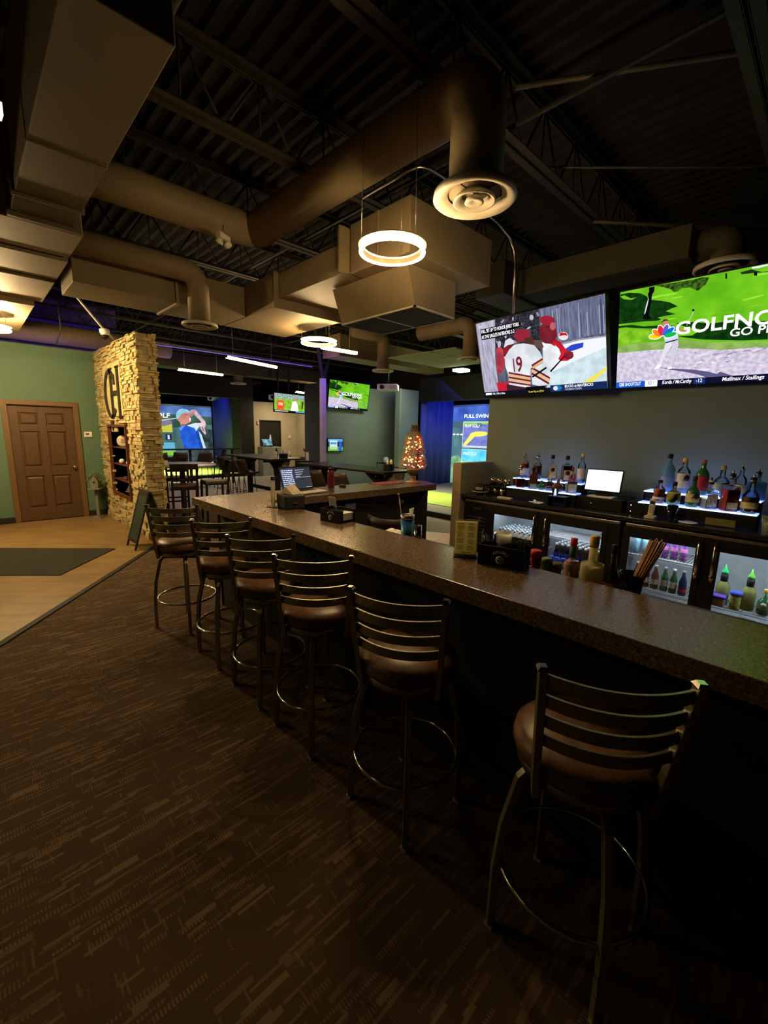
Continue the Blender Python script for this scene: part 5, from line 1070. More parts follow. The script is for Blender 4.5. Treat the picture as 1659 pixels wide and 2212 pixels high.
SH = {
 'tall': lambda r, H: [(r*.85, 0), (r, .008), (r, .58*H), (r*.9, .65*H), (r*.42, .76*H), (r*.36, .80*H), (r*.36, .93*H)],
 'round': lambda r, H: [(r*.8, 0), (r, .015), (r, .42*H), (r*.9, .52*H), (r*.6, .62*H), (r*.34, .68*H), (r*.32, .90*H)],
 'square': lambda r, H: [(r*.95, 0), (r, .006), (r, .60*H), (r*.92, .66*H), (r*.40, .70*H), (r*.36, .90*H)],
 'squat': lambda r, H: [(r*.7, 0), (r, .02), (r*1.05, .30*H), (r*.95, .48*H), (r*.6, .60*H), (r*.3, .66*H), (r*.28, .88*H)],
 'beer': lambda r, H: [(r*.9, 0), (r, .006), (r, .52*H), (r*.85, .62*H), (r*.45, .78*H), (r*.40, .95*H)],
 'straight': lambda r, H: [(r*.95, 0), (r, .006), (r, .56*H), (r*.9, .605*H), (r*.45, .635*H), (r*.40, .66*H), (r*.36, .88*H)],
 'sauce': lambda r, H: [(r*.95, 0), (r, .006), (r, .40*H), (r*.86, .50*H), (r*.42, .70*H), (r*.36, .80*H), (r*.36, .92*H)],
 'can': lambda r, H: [(r*.85, 0), (r, .012), (r, H-.012), (r*.86, H-.002), (r*.86, H)],
}
U1, U2 = 'liquor bottles on the left lit shelf', 'liquor bottles on the right lit shelf'
def bottle(loc, kind, r, H, glass, label, cat='bottle', liquid=None, fill=0.5, lb=None, lz=(0.15, 0.45), cap=None, capr=None, pour=False, text=None, tm=None, rz=0.0, group=None, n=18, name='bottle', emblem=None):
    r = r*1.25 if group in (U1, U2) else r; t = thing(name, label, cat, loc, rz, group); pr = SH[kind](r, H); nn = 4 if kind == 'square' else n
    rot = Matrix.Rotation(PI/4, 4, 'Z') if kind == 'square' else None
    k = 1.28 if kind == 'square' else 1.0
    p2 = [(a*(k if a > r*0.6 else 1), z) for a, z in pr]
    MB().lathe(p2, n=nn if kind == 'square' else n, T=rot, smooth=kind != 'square').build('glass_body', glass, t)
    if liquid:
        lq = [(a*0.94, min(z, fill*H)+0.003) for a, z in p2 if z < fill*H]; lq.append((lq[-1][0], fill*H)); MB().lathe(lq, n=nn, T=rot, smooth=kind != 'square').build('liquid', liquid, t)
    if lb:
        m = MB(); z0, z1 = lz[0]*H, lz[1]*H; q = (r*1.28*0.7071+0.001) if kind == 'square' else r+0.0012
        if kind == 'square': m.box((-q, -q*0.82, z0), (-q+0.002, q*0.82, z1)).box((-q*0.82, -q, z0), (q*0.82, -q+0.002, z1))
        else: m.lathe([(q, z0), (q, z1)], n=n, cap=False)
        lo = m.build('label', lb, t)
        if text:
            vs, fs = text_geo(text, 0.02, 0.02); wd = max(v[0] for v in vs); sc_ = (q*1.15)/wd; m2 = MB()
            if kind == 'square': m2.add([(-q-0.0008, -(v[0]*sc_-q*0.58), (z0+z1)/2-0.004+v[1]*sc_*1.3) for v in vs], fs)
            else: m2.add([(-(q+0.0008)*math.cos((v[0]*sc_/q-0.57)), -(-1)*(-(q+0.0008))*math.sin((v[0]*sc_/q-0.57)), (z0+z1)/2+v[1]*sc_*1.3) for v in vs], fs)
            m2.build('lettering', tm or Lb_k, lo)
        if emblem:
            m3 = MB(); m3.lathe([(r*0.45, 0), (r*0.45, 0.001)], n=18, T=Matrix.Translation((-q-0.0003, 0, z0+(z1-z0)*0.72)) @ Matrix.Rotation(-PI/2, 4, 'Y')); m3.build('emblem', emblem, lo)
    top = pr[-1][1]; nr = pr[-1][0]
    if cap: MB().lathe([(nr*1.08, top-0.12*H*0.3), (nr*1.12, top), (nr*1.12, H), (nr*0.9, H+0.004)], n=14).build('cap', cap, t)
    if pour: MB().lathe([(nr*1.15, top-0.005), (nr*1.2, top+0.012), (nr*.5, top+0.018), (nr*.35, H+0.02), (nr*.2, H+0.03)], n=12).build('pour_spout', chrome if pour == 2 else black, t)
    return t
UX, LX, UZ, LZ = 4.92, 4.752, 1.192, 1.092
FR = R(38)
bottle((UX, 2.64, UZ), 'tall', .040, .285, clear, 'half-empty tall bottle of red-brown liquor at the left end of the upper left step', liquid=L_amb, fill=.60, lb=Lb_w, lz=(.12, .42), pour=2, group=U1, rz=FR)
bottle((UX, 2.475, UZ), 'tall', .040, .27, clear, 'brown liquor bottle with black collar and steel pourer, second on the upper left step', liquid=L_brn, fill=.58, lb=Lb_k, lz=(.2, .3), cap=black, pour=2, group=U1, rz=FR)
bottle((UX, 2.296, UZ), 'square', .042, .29, clear, 'clear bottle with oval emblem and peach label, middle of upper left step', liquid=liq('peach', (0.6, 0.4, 0.3)), fill=.30, lb=Lb_c, lz=(.10, .56), cap=black, emblem=Lb_k, group=U1, rz=FR)
bottle((UX, 2.121, UZ), 'square', .044, .29, clear, 'dark rum bottle with an oval emblem, fourth on the upper left step', liquid=L_brn, fill=.62, lb=Lb_c, lz=(.08, .45), cap=black, emblem=Lb_k, group=U1, rz=FR)
bottle((UX, 1.955, UZ), 'tall', .034, .32, clear, 'slim bottle with a gold neck at the right end of the upper left step', liquid=L_wht, fill=.4, lb=Lb_w, lz=(.14, .50), cap=Lb_c, group=U1, rz=FR)
bottle((4.90, 2.04, UZ), 'round', .026, .17, redg, 'small red flask between the tall bottles on the upper left step', cap=Lb_r, group=U1)
bottle((LX, 2.596, LZ), 'square', .042, .235, clear, 'square flask one third full of bright red liquor on the lower left step', liquid=L_red, fill=.42, cap=black, pour=2, group=U1, rz=FR)
bottle((LX, 2.435, LZ), 'square', .040, .24, amber, 'dark amber square bottle with a pale green label on the lower left step', liquid=L_amb, fill=.55, lb=lab('pale_green', (150, 165, 130)), lz=(.03, .25), cap=black, group=U1, rz=FR)
bottle((LX, 2.325, LZ), 'squat', .038, .10, greeng, 'squat green bottle low in the middle of the lower left step', cap=Lb_g, group=U1)
bottle((LX+.02, 2.235, LZ), 'round', .047, .15, clear, 'clear round-shouldered flask beside the squat green bottle', liquid=liq('rose', (0.6, 0.35, 0.35)), fill=.3, cap=Lb_w, group=U1)
bottle((LX, 2.13, LZ), 'squat', .050, .135, amber, 'crown-shaped amber bottle with a gold badge on the lower left step', liquid=L_amb, fill=.5, lb=Lb_c, lz=(.22, .34), cap=brass, group=U1)
bottle((LX, 1.985, LZ), 'square', .046, .225, clear, 'wide clear bottle with a white label at the right end of the lower left step', liquid=L_wht, fill=.55, lb=Lb_w, lz=(.05, .45), cap=Lb_s, group=U1, rz=FR)
bottle((UX, 1.125, UZ), 'tall', .044, .36, blueg, 'tall frosted blue vodka bottle with a black stopper, left of the upper right step', liquid=L_wht, fill=.55, lb=lab('ice', (120, 150, 215)), lz=(.12, .40), cap=black, group=U2, rz=FR)
bottle((UX, .998, UZ), 'tall', .044, .325, clear, 'clear rum bottle with a yellow cap and black round emblem', liquid=L_wht, fill=.5, lb=Lb_w, lz=(.15, .58), cap=Lb_y, emblem=Lb_k, group=U2, rz=FR, text='BACARDI')
bottle((UX, .851, UZ), 'tall', .042, .32, greeng, 'dark green bottle with a red label and pink foil neck on the upper right step', lb=Lb_r, lz=(.12, .55), cap=lab('foil', (170, 80, 75)), group=U2, rz=FR)
bottle((UX, .702, UZ), 'round', .050, .275, clear, 'broad clear bottle with a cork stopper and leaf label, middle of the upper right step', liquid=L_wht, fill=.45, lb=lab('pale_leaf', (165, 185, 175)), lz=(.05, .42), cap=lab('cork', (165, 150, 110)), group=U2, rz=FR)
bottle((UX, .569, UZ), 'tall', .036, .27, clear, 'slim clear bottle with a steel pourer and cream label, upper right step', liquid=L_wht, fill=.4, lb=Lb_c, lz=(.2, .45), pour=2, group=U2, rz=FR)
bottle((UX, .455, UZ), 'square', .042, .24, blueg, 'square sapphire blue gin bottle at the right end of the upper right step', liquid=liq('sapphire', (0.15, 0.45, 0.8)), fill=.6, cap=black, pour=2, group=U2, rz=FR)
bottle((LX, 1.140, LZ), 'tall', .040, .215, clear, 'cloudy orange bottle with a small white label on the lower right step', liquid=L_org, fill=.62, lb=Lb_w, lz=(.18, .28), cap=black, group=U2, rz=FR)
bottle((LX, 1.020, LZ), 'squat', .048, .21, clear, 'rounded bottle of cloudy yellow liquor on the lower right step', liquid=L_yel, fill=.56, cap=black, group=U2, rz=FR)
bottle((LX, .872, LZ), 'round', .043, .275, greeng, 'green whiskey bottle with cream label, lower right step', lb=Lb_c, lz=(.16, .44), cap=Lb_k, emblem=Lb_k, group=U2, rz=FR, text='JAMESON')
bottle((LX, .749, LZ), 'square', .042, .25, clear, 'clear bottle with olive oval label, lower right step', liquid=L_wht, fill=.35, lb=lab('olive_oval', (150, 150, 50), (225, 225, 215)), lz=(.08, .52), cap=Lb_c, pour=1, group=U2, rz=FR)
bottle((LX, .607, LZ), 'square', .044, .32, clear, 'red liqueur bottle with a black pourer and cream label on the lower right step', liquid=L_red, fill=.58, lb=Lb_c, lz=(.06, .24), cap=black, pour=2, group=U2, rz=FR)
bottle((LX, .466, LZ), 'round', .048, .30, clear, 'brown cream liqueur bottle at the right end of the lower right step', liquid=L_cho, fill=.45, lb=Lb_c, lz=(.14, .32), cap=black, pour=2, group=U2, rz=FR)

glow = emis('blue_white_led', (0.20, 0.34, 1.0), 1.7); glow2 = emis('white_led_edge', (0.6, 0.74, 1.0), 3.5)
for (y0, y1, l) in ((1.90, 2.73, 'two-step lit bottle shelf left of the register'), (0.40, 1.29, 'two-step lit bottle shelf right of the register')):
    t = thing('lit_bottle_shelf', l, 'shelf', (0, 0, 0))
    MB().box((4.69, y0, 0.97), (4.715, y1, 1.078)).box((4.83, y0, 0.95), (4.845, y1, 1.178)).box((4.70, y0, 0.95), (5.0, y0+0.012, 1.078)).box((4.70, y1-0.012, 0.95), (5.0, y1, 1.078)).box((4.83, y0, 1.078), (5.0, y0+0.012, 1.178)).box((4.83, y1-0.012, 1.078), (5.0, y1, 1.178)).build('stepped_case', black, t)
    MB().box((4.688, y0, 1.079), (4.835, y1, 1.0905)).build('lower_lit_step', glow, t); MB().box((4.828, y0, 1.179), (5.06, y1, 1.1905)).build('upper_lit_step', glow, t); MB().box((4.682, y0, 1.080), (4.688, y1, 1.091)).build('edge_strip', glow2, t); MB().box((4.822, y0, 1.180), (4.828, y1, 1.191)).build('edge_strip', glow2, t)
# register
rg = thing('cash_register', 'black cash drawer with a bright white touch screen between the lit shelves', 'register', (4.72, 1.68, 0.95))
MB().box((0, -0.24, 0), (0.42, 0.24, 0.125)).build('cash_drawer', black, rg, 0.006)
MB().lathe([(0.012, 0), (0.012, 0.004)], n=14, T=Matrix.Translation((-0.001, 0.06, 0.06)) @ Matrix.Rotation(-PI/2, 4, 'Y')).build('lock', steel, rg)
RS = Matrix.Translation((0.10, 0.0, 0.30)) @ Matrix.Rotation(R(12), 4, 'Y')
mo = MB(RS).box((0.0, -0.185, -0.12), (0.02, 0.185, 0.12)).build('monitor', black, rg, 0.005)
MB(RS).box((-0.002, -0.172, -0.105), (-0.0005, 0.172, 0.108)).build('lit_screen', emis('register_glow', (0.97, 1.0, 0.82), 1.6), mo)
MB().box((0.10, -0.06, 0.125), (0.20, 0.06, 0.20)).build('monitor_foot', black, rg)
cardr = MB().box((4.74, 1.55, 1.076), (4.90, 1.80, 1.088)); tag(cardr.build('paper_slip', paper), 'pale paper slip on the cash drawer below the screen', 'paper')
bx = thing('receipt_printer', 'small black receipt printer right of the cash drawer', 'printer', (4.80, 1.345, 0.95)); MB().box((-0.06, -0.06, 0), (0.14, 0.06, 0.13)).build('body', black, bx, 0.008); MB().ball((-0.062, 0.02, 0.09), 0.004).ball((-0.062, 0.02, 0.03), 0.003).build('indicator_light', emis('indicator', (0.7, 0.75, 1.0), 6), bx)
pn = thing('cordless_phone', 'cream cordless phone standing before the right lit shelf', 'phone', (4.64, 1.16, 0.95))
MB().box((-0.04, -0.045, 0), (0.05, 0.045, 0.025)).build('cradle', cream, pn, 0.006)
PT = Matrix.Translation((0, 0, 0.02)) @ Matrix.Rotation(R(10), 4, 'Y'); hs = MB(PT).box((-0.014, -0.025, 0), (0.014, 0.025, 0.17)).build('handset', cream, pn, 0.008)
MB(PT).box((-0.0155, -0.018, 0.115), (-0.014, 0.018, 0.145)).build('display', black, hs); kk = MB(PT)
for i in range(4):
    for j in range(3): kk.box((-0.016, -0.017+j*0.013, 0.03+i*0.018), (-0.014, -0.008+j*0.013, 0.041+i*0.018))
kk.build('keypad', mat('key_grey', (0.25, 0.25, 0.2), 0.6, scale=20), hs)
def glass(loc, r0_, r1_, H, label, m=None, name='drinking_glass', cat='glass', group=None):
    return tag(MB().lathe([(r0_, 0), (r0_+.001, .004), (r1_, H), (r1_-.003, H), (r0_-.003, .012), (1e-6, .011)], loc, 20).build(name, m or clear), label, cat, group)
glass((4.62, 0.985, 0.95), .032, .045, .15, 'clear pint glass standing before the right lit shelf')
glass((4.60, 2.085, 1.06), .030, .040, .08, 'clear rocks glass on the small rack before the left lit shelf')
rk = thing('wire_glass_rack', 'small black wire rack holding the rocks glass', 'rack', (4.62, 2.05, 0.95)); MB().box((-0.06, -0.10, 0), (0.06, -0.09, 0.11)).box((-0.06, 0.09, 0), (0.06, 0.10, 0.11)).box((-0.06, -0.10, 0.10), (0.06, 0.10, 0.108)).build('frame', black, rk)
glass((4.63, 0.30, 0.95), .05, .065, .16, 'large textured glass jar at the right edge of the back counter', mat('textured_glass', (0.25, 0.3, 0.2), 0.3, 0, (0.12, 0.15, 0.1), 60, alpha=.6), 'glass_jar', 'jar')
# stacked mugs
copper = mat('copper', (0.80, 0.55, 0.32), 0.16, 1.0, scale=10)
def mug(loc, rz, label):
    t = thing('metal_mug', label, 'mug', loc, rz, 'metal mugs stacked on the back counter')
    MB().lathe([(.030, 0), (.038, .01), (.040, .05), (.036, .085), (.034, .085), (.036, .05), (.034, .012), (1e-6, .01)], n=18).build('cup', copper, t)
    MB().tube([(.036, 0, .07), (.06, 0, .065), (.064, 0, .045), (.055, 0, .025), (.038, 0, .02)], .004, 6).build('handle', copper, t); return t
m0 = mug((4.80, 3.05, 0.955), R(200), 'metal mug at the left end of the lower mug row')
for i, (x, y, z, l) in enumerate(((4.80, 2.95, .955, 'second metal mug of the lower mug row'), (4.80, 2.85, .955, 'third metal mug of the lower mug row'), (4.92, 3.02, .955, 'metal mug in the back of the lower row, left'), (4.92, 2.91, .955, 'metal mug in the back of the lower row, right'),
        (4.86, 3.03, 1.075, 'left metal mug of the upper mug row'), (4.86, 2.93, 1.075, 'middle metal mug of the upper mug row'), (4.86, 2.83, 1.075, 'right metal mug of the upper mug row'))): dup(m0, (x, y, z), R(180+37*i), l)
tag(MB().box((4.76, 2.78, 1.055), (4.99, 3.11, 1.072)).box((4.97, 2.78, .95), (4.99, 2.80, 1.06)).box((4.97, 3.09, .95), (4.99, 3.11, 1.06)).box((4.985, 2.8, 0.95), (4.99, 3.09, 1.06)).build('mug_shelf', black), 'small black shelf holding the upper row of mugs', 'shelf')
hat_ = thing('baseball_cap', 'black cap with white letters resting on a stand at the end of the back counter', 'cap', (4.68, 3.10, .95), R(200))
MB().lathe([(.062, .04), (.068, .05), (.066, .09), (.050, .125), (.02, .14), (1e-6, .142)], n=20).build('crown', matte, hat_)
MB().lathe([(.04, 0), (.06, .04)], n=16).build('stand', matte, hat_)
vs, fs = text_geo('GOLF', 0.04, 0.03); ta = MB(); ta.add([(.0695*math.cos(v[0]/.0695-.75), .0695*math.sin(v[0]/.0695-.75), .07+v[1]) for v in vs], fs); ta.build('lettering', white, hat_)
MB().tube([(.0, -.10, .045), (.06, -.08, .04), (.10, 0, .04), (.06, .08, .04), (0, .1, .045)], .008, 6).build('brim', mat('brim_grey', (.25, .24, .2), .6, scale=20), hat_)
tag(MB().prism([(4.58, 2.25), (4.66, 2.42), (4.74, 2.36), (4.70, 2.24)], 0.95, 0.954).prism([(4.66, 2.33), (4.68, 2.37), (4.70, 2.36)], 0.954, 0.975).build('napkin', paper), 'crumpled napkin on the black back counter', 'napkin')
tag(MB().box((4.60, 2.62, .95), (4.66, 2.80, .965)).build('card_stack', cream), 'thin tan card stack before the left lit shelf', 'cards')
tag(MB().lathe([(.05, 0), (.075, .008), (.07, .010), (1e-6, .004)], (4.66, .86, .95), 24).build('saucer', paper), 'small saucer under the right lit shelf', 'saucer')
tag(MB().box((4.685, .53, .96), (4.69, .74, 1.02)).build('yellow_note', lab('olive_note', (120, 112, 50))), 'olive yellow card tucked under the right lit shelf', 'card')

# ---------------------------------------------------------------- stock inside the coolers
def stock(kind, r, H, glass, cap, lb, lz, spots, labels, group, name='beer_bottle', cat='bottle'):
    first = None
    for (p, l) in zip(spots, labels):
        if first is None:
            first = thing(name, l, cat, p, 0, group); MB().lathe(SH[kind](r, H), n=12).build('body', glass, first)
            if lb: MB().lathe([(r+.001, lz[0]*H), (r+.001, lz[1]*H)], n=12, cap=False).build('label', lb, first)
            if cap: q = SH[kind](r, H)[-1]; MB().lathe([(q[0]*1.2, q[1]-.012), (q[0]*1.25, q[1]), (q[0]*1.1, H*1.0)], n=12).build('cap', cap, first)
        else: dup(first, p, 0, l)
white_cap = mat('white_cap', (.62, .68, .75), .4, scale=20); cb_ = mat('can_blue', lin((52, 90, 190)), .35, .3, scale=10)
sp = [(4.68+.068*i, 2.32+.064*j, .362) for i in range(6) for j in range(8)]
stock('beer', .029, .215, darkg, white_cap, Lb_w, (.62, .85), sp, ['white-capped dark beer bottle in the packed rows behind the left cooler door']*48, 'white-capped bottles behind the first cooler door')
sp = [(4.68+.072*i, 1.60+.064*j, .262) for i in range(5) for j in range(8)]
stock('beer', .028, .265, darkg, white_cap, Lb_b, (.45, .6), sp, ['dark blue-labelled beer bottle in the packed rows behind the second cooler door']*40, 'dark bottles behind the second cooler door')
stock('can', .032, .12, cb_, None, Lb_s, (.3, .7), [(4.615, 1.86+.07*j, .262) for j in range(4)], ['blue and silver can in the front row behind the second cooler door']*4, 'blue cans behind the second cooler door', 'beverage_can', 'can')
stock('can', .033, .145, mat('can_pale', lin((160, 200, 215)), .35, .2, lin((110, 160, 180)), 12), None, None, None, [(4.70, 1.255-.075*j, .583) for j in range(3)],
      ['pale blue can with yellow fruit at the left of the third cooler door', 'middle pale blue can behind the third cooler door', 'right pale blue can behind the third cooler door'], 'pale blue cans behind the third cooler door', 'beverage_can', 'can')
stock('can', .030, .15, mat('can_violet', lin((70, 50, 130)), .3, .4, lin((170, 110, 180)), 10, stretch=(1, 1, 4)), None, lab('pink', (215, 120, 190)), (.55, .8), [(4.70, 1.015-.075*j, .583) for j in range(3)],
      ['violet and pink can just right of the wooden sticks', 'second violet and pink can behind the third cooler door', 'third violet and pink can behind the third cooler door'], 'violet cans behind the third cooler door', 'beverage_can', 'can')
stock('beer', .034, .235, amber, white_cap, Lb_w, (.2, .42), [(4.70, 1.225, .262), (4.70, 1.145, .262), (4.70, 1.065, .262)], ['dark amber bottle lowest left behind the third cooler door', 'dark amber bottle behind the wooden sticks', 'amber bottle with white label right of the wooden sticks'], 'amber bottles behind the third cooler door')
stock('beer', .033, .235, greeng, white_cap, Lb_w, (.22, .48), [(4.70, .985, .262), (4.69, .91, .262)], ['left green beer bottle with a white shield label in the third cooler door', 'right green beer bottle with a white shield label in the third cooler door'], 'green bottles behind the third cooler door')
stock('beer', .033, .235, mat('glass_blue_black', (.02, .03, .10), .1, scale=8), Lb_s, Lb_r, (.15, .28), [(4.69, .835, .262)], ['blue-black bottle with a red label at the right of the third cooler door'], None)
def juice(y, l, spout):
    t = thing('juice_bottle', l, 'bottle', (4.72, y, .262), 0); MB().lathe([(.045, 0), (.05, .01), (.05, .15), (.04, .19), (.022, .21), (.022, .23)], n=18).build('body', mat('lime_juice', (.34, .38, .10), .2, scale=8, trans=.2), t)
    MB().lathe([(.026, .21), (.028, .25), (.024, .28)], n=16).build('collar', Lb_k, t); MB().lathe([(.027, .28), (.024, .30), (.008, .33), (.004, .36)], n=14).build('spout', spout, t)
juice(.545, 'lime juice bottle with a pointed green spout behind the fourth cooler door', lab('spout_green', (40, 200, 110))); juice(.365, 'juice bottle with a light green cone spout behind the fourth cooler door', lab('spout_lime', (110, 210, 60)))
tb = thing('food_tub', 'clear food tub with a purple lid on the fourth cooler shelf', 'tub', (4.66, .585, .262)); MB().box((-.06, -.08, 0), (.06, .07, .075)).build('tub', mat('tub_pink', (.55, .40, .50), .3, 0, (.35, .25, .28), 30), tb, .01); MB().box((-.066, -.087, .075), (.066, .077, .098)).build('lid', lab('purple', (92, 60, 180)), tb, .008)
jr = thing('pickle_jar', 'jar of yellow peppers with a blue lid on the fourth cooler shelf', 'jar', (4.66, .44, .262)); MB().lathe([(.035, 0), (.038, .01), (.038, .11), (.03, .125)], n=18).build('jar', mat('pickle_yellow', (.50, .50, .08), .2, 0, (.2, .22, .05), 30), jr); MB().lathe([(.045, .125), (.047, .15), (.03, .16)], n=18).build('lid', lab('lid_blue', (60, 90, 200)), jr)
bottle((4.68, .255, .262), 'round', .045, .22, greeng, 'green bottle with a round white label at the right edge cooler door', lb=Lb_g, lz=(.25, .5), emblem=Lb_w, cap=Lb_y)
tag(MB().lathe([(.06, 0), (.085, .05), (.075, .06), (1e-6, .02)], (4.72, .33, .118), 20).build('bowl', white), 'white bowl at the bottom of the fourth cooler door', 'bowl')

# ---------------------------------------------------------------- things on the bar and the work counter
def caddy(loc, rz, L_, W, H, label, txt):
    t = thing('bar_caddy', label, 'caddy', loc, rz, None)
    b = MB().box((-W/2, -L_/2, 0), (W/2, L_/2, .006)).box((-W/2, -L_/2, 0), (-W/2+.005, L_/2, H)).box((W/2-.005, -L_/2, 0), (W/2, L_/2, H)).box((-W/2, L_/2-.005, 0), (W/2, L_/2, H)).box((-W/2, -L_/2+L_*.45, 0), (W/2, -L_/2+L_*.45+.004, H*.9))
    b.box((-W/2, -L_/2, 0), (-W/2+.02, -L_/2+.005, H)).box((W/2-.02, -L_/2, 0), (W/2, -L_/2+.005, H)).box((-W/2, -L_/2, 0), (W/2, -L_/2+.005, .02)); b.box((0, -L_/2+L_*.45, 0), (.004, L_/2, H*.9))
    b.build('caddy_box', black, t, .002)
    x = -W/2-.0006; m = MB(); vs, fs = text_geo(txt, .020, .02); wd = max(v[0] for v in vs)
    for v in range(1): pass
    arcR = .042; m.add([(x, -(arcR+v[1])*math.sin((v[0]-wd/2)/arcR), H*.36+(arcR+v[1])*math.cos((v[0]-wd/2)/arcR)-.008) for v in vs], fs)
    m.lathe([(.020, 0), (.020, .0006)], n=20, T=Matrix.Translation((x, 0, H*.36)) @ Matrix.Rotation(-PI/2, 4, 'Y'))
    lo = m.build('printed_logo', mat('print_white', (.62, .60, .54), .6, scale=40), t)
    k = MB(); y_ = x-.0009
    k.lathe([(.014, 0), (.014, .0004)], n=18, T=Matrix.Translation((y_+.0003, 0, H*.36)) @ Matrix.Rotation(-PI/2, 4, 'Y')); k.build('logo_centre', black, lo)
    tr = MB(); z0 = H*.36-.012
    tr.add([(y_-.0003, .002, z0), (y_-.0003, -.001, z0), (y_-.0003, -.004, z0+.016), (y_-.0003, -.001, z0+.016)], [(0, 1, 2, 3)])
    for a in (20, 70, 120, 165): tr.add([(y_-.0003, -.002, z0+.015), (y_-.0003, -.002-.011*math.cos(R(a)), z0+.015+.008*math.sin(R(a))), (y_-.0003, -.002-.010*math.cos(R(a+14)), z0+.012+.006*math.sin(R(a)))], [(0, 1, 2)])
    tr.build('palm_mark', mat('print_white', (.62, .60, .54)), lo)
    return t
caddy((1.880, 2.430, BZ), R(8), .21, .145, .09, 'smaller black bar caddy holding white napkins, near the middle of the bar', 'MALIBU')
nk = MB()
for i in range(11): nk.box((-.055+random.uniform(-.002, .002), -.045, i*.0055), (.055, .045, i*.0055+.0042))
tag(nk.build('napkin_stack', mat('napkin_white', (.75, .74, .70), .8, scale=50), loc=(1.892, 2.378, BZ+.008), rz=R(8)), 'stack of white napkins in the smaller black caddy', 'napkins')
tag(MB(Matrix.Rotation(R(-10), 4, 'Y')).box((0, -.035, 0), (.003, .035, .15)).build('paper_card', mat('card_white', (.70, .70, .74), .7, scale=20), loc=(1.93, 2.54, BZ+.008), rz=R(10)), 'white card standing up behind the smaller caddy', 'card')
caddy((1.866, 1.075, BZ), R(13.5), .225, .13, .10, 'larger black bar caddy with plastic cups and black stirrers', 'MALIBU')
def cup(loc, label, m, rx=0.0):
    T = Matrix.Rotation(rx, 4, 'X'); t = thing('plastic_cup', label, 'cup', loc, 0); b = MB(T)
    for i in range(5): z = i*.012; b.lathe([(.026, z), (.037, z+.095), (.039, z+.098)], n=20, cap=(i == 0))
    b.build('cup_stack', m, t)
cup((1.872, 1.085, BZ+.012), 'nested stack of frosted plastic cups standing in the larger caddy', translucent('frosted_plastic', (.85, .83, .76), .5))
cup((1.845, 1.150, BZ+.012), 'stack of clear plastic cups at the left end of the larger caddy', clear)
st = MB()
for i in range(34):
    a = random.uniform(-.14, .14); b_ = random.uniform(-.14, .14); x, y = random.uniform(-.025, .025), random.uniform(-.028, .028); st.tube([(x, y, 0), (x+a*.1, y+b_*.1, .125)], .0025, 5)
o = st.build('black_stirrers', black, loc=(1.882, .998, BZ+.008)); o['kind'] = 'stuff'; tag(o, 'bundle of short black stirrers in the larger caddy', 'stirrers')
# menu holder
mh = thing('menu_holder', 'clear stand with a printed cream drinks menu on the bar', 'menu', (1.84, 1.288, BZ), R(38))
MB().box((-.045, -.06, 0), (.045, .06, .008)).build('base', black, mh, .003)
MB().box((-.012, -.062, .008), (-.009, .062, .195)).box((.009, -.062, .008), (.012, .062, .195)).box((-.012, .058, .19), (.012, .066, .21)).box((-.012, -.066, .19), (.012, -.058, .21)).build('acrylic_frame', mat('acrylic', (.6, .62, .6), .08, alpha=.12), mh)
pg = MB().box((-.0085, -.056, .012), (.0085, .056, .185)).build('menu_page', translucent('menu_paper', (.80, .76, .42), .6), mh)
P = Pic(.112, .173, 0); ink = mat('ink', (.05, .05, .03), .8, scale=10); inkl = mat('ink_soft', (.30, .29, .18), .8, scale=10)
for c in range(2):
    P.rect(.10+.48*c, .925, .38+.48*c, .945, ink)
    for g in range(4):
        for l_ in range(6): w_ = random.uniform(.22, .36); P.rect(.24+.48*c-w_/2, .87-g*.20-l_*.026-(.01*c), .24+.48*c+w_/2, .87-g*.20-l_*.026+.013-(.01*c), inkl)
P.text('CH', .30, .03, .08, ink, .02); P.rect(.50, .05, .78, .075, inkl)
po = P.build('menu_print', pg); po.matrix_local = Matrix(((0, 0, -1, -.0088), (-1, 0, 0, .056), (0, 1, 0, .012), (0, 0, 0, 1)))
# black cube speaker/box with paper
sbx = thing('napkin_box', 'dark grey tapered box with crumpled paper on top at the bar corner', 'box', (1.90, 3.09, BZ), R(-12))
MB().add([(-.085, -.10, 0), (.085, -.10, 0), (.085, .10, 0), (-.085, .10, 0), (-.09, -.108, .115), (.09, -.108, .115), (.09, .108, .115), (-.09, .108, .115)], [(0, 3, 2, 1), (4, 5, 6, 7), (0, 1, 5, 4), (1, 2, 6, 5), (2, 3, 7, 6), (3, 0, 4, 7)]).build('body', mat('charcoal_fabric', (.035, .033, .035), .7, 0, (.025, .024, .026), 120), sbx, .012)
T = Matrix(((1, 0, 0, -.02), (0, 0, 1, -.1075), (0, 1, 0, .05), (0, 0, 0, 1)))
MB(T).prism([(0, 0), (.04, 0), (.046, .008), (.006, .008)], -.002, .002).build('badge', steel, sbx)
cp = MB(); cp.add([(-.05, -.07, .0), (.05, -.08, .005), (.06, .05, .0), (-.04, .07, .004), (0.0, -.02, .045), (-.03, .03, .06), (.05, .01, .075), (.02, .06, .03)], [(0, 1, 4), (1, 6, 4), (1, 2, 6), (2, 7, 6), (2, 3, 7), (3, 5, 7), (3, 0, 5), (0, 4, 5), (4, 6, 5), (5, 6, 7), (0, 3, 2, 1)])
tag(cp.build('crumpled_paper', translucent('warm_paper', (.85, .76, .58), .35), loc=(1.90, 3.09, BZ+.118), rz=.3), 'crumpled tan paper lying on the dark box at the bar corner', 'paper')
ah = thing('table_tent', 'clear acrylic sign holder at the bar corner beside the dark box', 'sign', (1.80, 3.20, BZ), R(-50))
